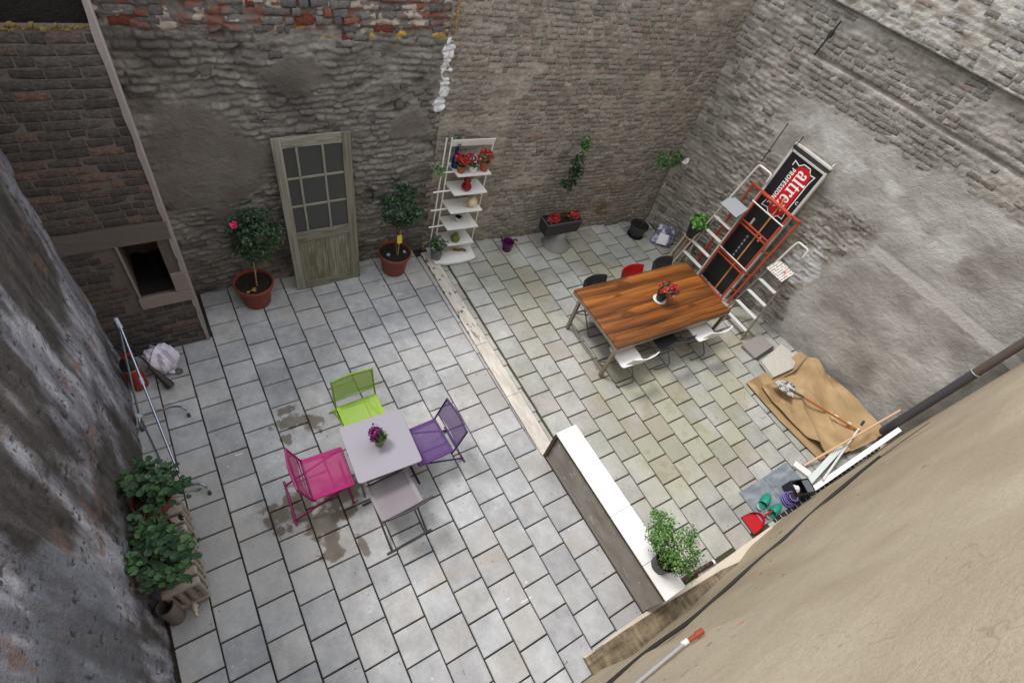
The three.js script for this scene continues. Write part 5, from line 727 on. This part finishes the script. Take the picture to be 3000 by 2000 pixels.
{
  const o = thing('dustpan', 'red plastic dustpan lying beside the green clogs', 'dustpan', [5.3, 0, 6.135], -0.05), m = mat([176, 16, 30], 0.4);
  part(o, 'pan', [grid(14, 10, (s, t) => { const w = 0.125 * Math.sqrt(Math.max(0, 1 - Math.pow(t, 2.4))); return [0.26 * t, 0.012 + 0.01 * t, w * (s * 2 - 1)]; }), grid(28, 3, (s, t) => { const th = Math.PI * s, q = 1 - Math.abs(Math.cos(th)), x = 0.26 * Math.pow(Math.sin(th), 0.8), z = -0.127 * Math.cos(th); return [x, 0.012 + (0.02 + 0.06 * Math.sin(th)) * t, z]; })], m);
  part(o, 'lip', box(0.02, 0.008, 0.25, [-0.006, 0.01, 0], undefined, 0.002), mat([70, 40, 40], 0.6)); part(o, 'handle', tube([[0.25, 0.07, 0], [0.32, 0.1, 0], [0.42, 0.105, 0.005], [0.55, 0.1, 0]], 0.013, 14, 8), m); part(o, 'grip', tube([[0.42, 0.105, 0.004], [0.5, 0.103, 0.003], [0.57, 0.098, 0]], 0.0155, 10, 8), mat([60, 16, 22], 0.5));
}
{
  const o = thing('crate', 'small open black crate with white cloth by drain slot', 'crate', [6.35, 0.023, 6.13], -0.32), m = mat([34, 32, 38], 0.5);
  part(o, 'floor', box(0.32, 0.01, 0.2, [0, 0.006, 0], undefined, 0), m); for (const s of [-1, 1]) { part(o, 'long_side', box(0.33, 0.2, 0.012, [0, 0.111, s * 0.1], undefined, 0.003), m); part(o, 'short_side', box(0.012, 0.2, 0.188, [s * 0.159, 0.111, 0], undefined, 0.003), m); }
  part(o, 'grey_panel', box(0.11, 0.008, 0.17, [0.09, 0.2, 0.0], [0, 0, 0.08], 0), mat([92, 98, 104], 0.6));
}
{ const o = thing('rag', 'crumpled white cloth inside the black crate', 'cloth', [6.29, 0.035, 6.1]); part(o, 'cloth', xf((() => { const g = new THREE.IcosahedronGeometry(0.07, 4), p = g.attributes.position; for (let i = 0; i < p.count; i++) { const k = 0.6 + 0.8 * fbm(p.getX(i) * 22 + 5, p.getY(i) * 22 + p.getZ(i) * 18, 3, 9); p.setXYZ(i, p.getX(i) * k, p.getY(i) * k, p.getZ(i) * k); } g.computeVertexNormals(); return g; })(), [0, 0.085, 0], [0, 0, 0], [0.9, 1, 0.9]), mat([226, 222, 220], 0.9)); }
{ const o = thing('hose_coil', 'loose violet coil of hose on the slate beside black crate', 'hose', [6.13, 0.023, 6.16]), m = mat([120, 104, 178], 0.45); const pts = []; for (let i = 0; i < 70; i++) { const a = i * 0.42, r = 0.105 - 0.0006 * i + 0.012 * vn(i * 0.4, 2); pts.push([r * Math.cos(a), 0.02 + 0.0021 * i + 0.015 * vn(i * 0.3, 7), r * 0.9 * Math.sin(a)]); } part(o, 'hose', tube(pts, 0.009, 260, 6), m); part(o, 'core', cyl([0, 0, 0], [0, 0.15, 0], 0.085, 0.085, 20), mat([40, 36, 50], 0.7)); }
{
  const o = thing('drainpipe', 'dark grey drainpipe rising in the near right corner', 'pipe', [8.57, 0, 6.15]);
  part(o, 'lower_pipe', cyl([0, 0, 0], [0, 1.87, 0], 0.062, 0.062, 24), mat([74, 74, 82], 0.5)); part(o, 'upper_pipe', cyl([0, 1.87, 0], [0, 5.6, 0], 0.056, 0.056, 24), mat([96, 84, 78], 0.75, { bumpMap: bumpFine, bumpScale: 0.006 }));
  part(o, 'collar', xf(new THREE.TorusGeometry(0.064, 0.008, 8, 28), [0, 1.86, 0], [Math.PI / 2, 0, 0]), mat([176, 178, 180], 0.5, { metalness: 0.4 })); part(o, 'socket', cyl([0, 0.02, 0], [0, 0.16, 0], 0.072, 0.072, 24), mat([66, 66, 74], 0.5));
}
// ---------------------------------------------------------------- left side: extinguisher, sack, metal stand, radiator, geraniums
{
  const o = thing('fire_extinguisher', 'worn red fire extinguisher with black collar by dark wall', 'extinguisher', [-0.885, 0, 1.19]), rd = mat([164, 44, 32], 0.45), bk = mat([38, 38, 42], 0.5);
  part(o, 'cylinder', lathe([[0.001, 0], [0.075, 0], [0.085, 0.012], [0.086, 0.4]], 28), rd); part(o, 'shoulder', lathe([[0.0865, 0.4], [0.087, 0.44], [0.07, 0.5], [0.03, 0.535], [0.03, 0.56], [0.001, 0.56]], 28), bk); part(o, 'band', lathe([[0.088, 0.385], [0.0885, 0.4], [0.088, 0.405]], 28), mat([200, 150, 90], 0.5));
  part(o, 'valve', [box(0.035, 0.05, 0.035, [0, 0.58, 0]), bar([-0.02, 0.6, 0], [0.1, 0.63, 0.03], 0.02, 0.012), bar([-0.02, 0.62, 0], [0.09, 0.67, 0.03], 0.02, 0.01)], mat([186, 30, 30], 0.4));
  part(o, 'hose', tube([[0.0, 0.56, -0.03], [-0.06, 0.6, -0.16], [-0.04, 0.5, -0.22], [0.06, 0.46, -0.14], [0.14, 0.42, -0.06], [0.18, 0.3, 0]], 0.012, 40, 7), bk); part(o, 'horn', cyl([0.17, 0.3, -0.01], [0.3, 0.04, 0.16], 0.022, 0.055, 16), mat([52, 46, 46], 0.5));
}
{
  const o = thing('cloth_sack', 'crumpled white cloth sack at the foot of the chimney breast', 'sack', [-0.6, 0, 0.97]);
  const g = new THREE.IcosahedronGeometry(0.2, 5), p = g.attributes.position; for (let i = 0; i < p.count; i++) { let x = p.getX(i), y = p.getY(i), z = p.getZ(i); const a = Math.atan2(z, x), k = 0.72 + 0.5 * fbm(x * 8 + 3, z * 8 + y * 5, 4, 251) + 0.1 * Math.sin(a * 9 + y * 9); p.setXYZ(i, x * k * 0.95, Math.max(0.004, (y + 0.15) * 0.95 * k), z * k * 1.0); } g.computeVertexNormals();
  part(o, 'sack', g, mat([216, 212, 228], 0.9)); part(o, 'tail', cloth(o, 'fold', t => [-0.02 + 0.06 * t, 0.1 + 0.1 * t], t => [0.1, 0.12 + 0.1 * t], (x, z, s, t) => 0.05 + 0.03 * fbm(s * 5, t * 5, 2, 3), 0.004, mat([212, 208, 224], 0.9), 10, 10).geometry, mat([212, 208, 224], 0.9));
  o.remove(o.children[o.children.length - 1]);
}
{ const o = thing('floor_drain', 'small round dark drain cover beside the white sack', 'drain', [-0.47, 0.002, 1.14]); part(o, 'cover', cyl([0, 0, 0], [0, 0.012, 0], 0.05, 0.05, 24), mat([96, 94, 88], 0.7)); part(o, 'grid', xf(new THREE.TorusGeometry(0.036, 0.004, 6, 24), [0, 0.013, 0], [Math.PI / 2, 0, 0]), mat([66, 64, 60], 0.7)); }
{
  const o = thing('metal_stand', 'folded chrome tube stand with hooked feet by the dark wall', 'stand'), ch = mat([150, 158, 172], 0.22, { metalness: 0.85 }), cap = mat([70, 72, 78], 0.5), pc = mat([176, 190, 210], 0.4);
  part(o, 'long_tube', cyl([-0.8, 0.93, 1.02], [-0.69, 0.09, 2.76], 0.013), ch); part(o, 'short_tube', cyl([-0.81, 0.93, 1.0], [-0.945, 0.1, 1.69], 0.012), ch); part(o, 'link_tube', cyl([-0.94, 0.1, 1.7], [-0.78, 0.1, 2.75], 0.011), ch);
  for (const [z, x0] of [[1.69, -0.96], [2.75, -0.97]]) { part(o, 'foot_tube', bent([[x0, 0.03, z + 0.13], [x0, 0.1, z + 0.06], [x0 + 0.03, 0.1, z], [-0.6, 0.1, z - 0.0], [-0.5, 0.1, z + 0.05], [-0.485, 0.03, z + 0.13]], 0.013, 0.06), ch); for (const x of [x0, -0.485]) part(o, 'foot_cap', cyl([x, 0, z + 0.135], [x, 0.045, z + 0.125], 0.02, 0.018, 12), cap); }
  part(o, 'top_joint', cyl([-0.8, 0.9, 1.05], [-0.815, 0.98, 0.96], 0.022, 0.02, 12), pc); part(o, 'corner_joint', cyl([-0.95, 0.08, 1.66], [-0.94, 0.13, 1.7], 0.022, 0.022, 12), pc); part(o, 'clip', cyl([-0.764, 0.655, 1.59], [-0.76, 0.62, 1.66], 0.018, 0.018, 10), pc);
}
{
  const o = thing('radiator', 'old cast iron column radiator carrying three geranium pots', 'radiator'), m = mat([176, 167, 157], 0.7, { bumpMap: bumpFine, bumpScale: 0.006 });
  for (let i = 0; i < 9; i++) { const z = 3.1 + i * 0.105, sec = [];
    for (const x of [-0.95, -0.87, -0.79, -0.71]) sec.push(box(0.055, 0.5, 0.05, [x, 0.35, z], undefined, 0.02)); sec.push(box(0.31, 0.06, 0.085, [-0.83, 0.58, z], undefined, 0.025), box(0.31, 0.06, 0.085, [-0.83, 0.12, z], undefined, 0.025)); part(o, 'section', sec, m); }
  for (const z of [3.1, 3.94]) for (const x of [-0.93, -0.73]) part(o, 'foot', cyl([x, 0, z], [x, 0.1, z], 0.016, 0.024), m);
  part(o, 'valve', [cyl([-0.83, 0.12, 3.98], [-0.83, 0.12, 4.06], 0.024, 0.024, 12), cyl([-0.83, 0.12, 4.0], [-0.83, 0.12, 4.025], 0.036, 0.036, 8), cyl([-0.83, 0.12, 4.06], [-0.83, 0.12, 4.1], 0.015, 0.015, 10)], mat([190, 178, 168], 0.5, { metalness: 0.4 }));
}
{ const o = thing('pipe_stub', 'short grey concrete pipe standing between radiator and wall', 'pipe', [-1.0, 0, 3.99]); part(o, 'pipe', lathe([[0.06, 0], [0.075, 0], [0.075, 0.45], [0.06, 0.45], [0.06, 0]], 24), mat([122, 116, 112], 0.9, { bumpMap: bumpFine, bumpScale: 0.008 })); }
const gLeaf = (() => { const pos = [], uv = [], idx = [], n = 14; pos.push(0, -0.10, 0); uv.push(0.5, 0.5); for (let i = 0; i <= n; i++) { const a = -2.9 + 5.8 * i / n, r = 0.5 * (1 + 0.08 * Math.cos(a * 7)) , x = r * Math.sin(a), z = r * Math.cos(a); pos.push(x, 0.04 * Math.cos(a * 3.5), z); uv.push(x + 0.5, z + 0.5); } for (let i = 1; i <= n; i++) idx.push(0, i, i + 1); const g = new THREE.BufferGeometry(); g.setAttribute('position', new THREE.Float32BufferAttribute(pos, 3)); g.setAttribute('uv', new THREE.Float32BufferAttribute(uv, 2)); g.setIndex(idx); g.computeVertexNormals(); return g; })();
const gMats = [[36, 68, 38], [46, 82, 44], [30, 56, 32], [62, 98, 52]].map(c => mat(c, 0.6));
function geranium(label, x, z, cr, rad, n, seed) {
  const o = thing('geranium', label, 'geranium', [x, 0.612, z], 0, 'geraniums on the radiator'), r = mulberry(seed), st = [], lobes = Array.from({ length: 11 }, () => { const th = r() * 6.283, ph = Math.acos(1 - 1.1 * r()), q = 0.45 + 0.55 * r(); return [cr[0] + rad[0] * q * Math.sin(ph) * Math.cos(th), cr[1] + rad[1] * q * Math.cos(ph), cr[2] + rad[2] * q * Math.sin(ph) * Math.sin(th), 0.07 + 0.05 * r()]; });
  part(o, 'pot', lathe(potProfile(0.105, 0.165, 0.23, 0.014, 0.01), 30), mat([120, 58, 44], 0.7)); part(o, 'soil', disc(0.14, 0.2, 20, seed), soilM);
  for (let i = 0; i < n; i++) {
    const lb = lobes[Math.floor(r() * 11)], gs = () => (r() + r() + r() - 1.5) * 1.3 * lb[3], p = [lb[0] + gs(), lb[1] + 0.7 * gs(), lb[2] + gs()], s = 0.042 + 0.034 * r();
    const L = part(o, 'leaf', gLeaf, gMats[Math.floor(r() * 4)]); L.position.set(...p); L.scale.setScalar(s); L.rotation.set(0.7 * (r() - 0.5) + 0.5 * (p[2] - cr[2]) / rad[2], r() * 6.28, 0.7 * (r() - 0.5) - 0.5 * (p[0] - cr[0]) / rad[0]);
    if (i % 2 === 0) st.push(tube([[(r() - 0.5) * 0.1, 0.19, (r() - 0.5) * 0.1], [p[0] * 0.6, (p[1] + 0.19) / 2 + 0.02, p[2] * 0.6], [p[0], p[1] - 0.008, p[2]]], 0.0035, 6, 4));
  }
  part(o, 'stems', st, mat([96, 112, 66], 0.8));
}
geranium('geranium in clay pot, farthest of three on the radiator', -0.86, 3.12, [0.05, 0.31, -0.05], [0.27, 0.15, 0.3], 250, 801);
geranium('geranium with least foliage, middle of three on the radiator', -0.9, 3.46, [0.0, 0.27, 0.0], [0.12, 0.06, 0.12], 70, 802);
geranium('geranium nearest the camera of three on the radiator', -0.88, 3.8, [0.05, 0.31, -0.05], [0.32, 0.14, 0.2], 240, 803);
//END
renderer.render(scene, camera);
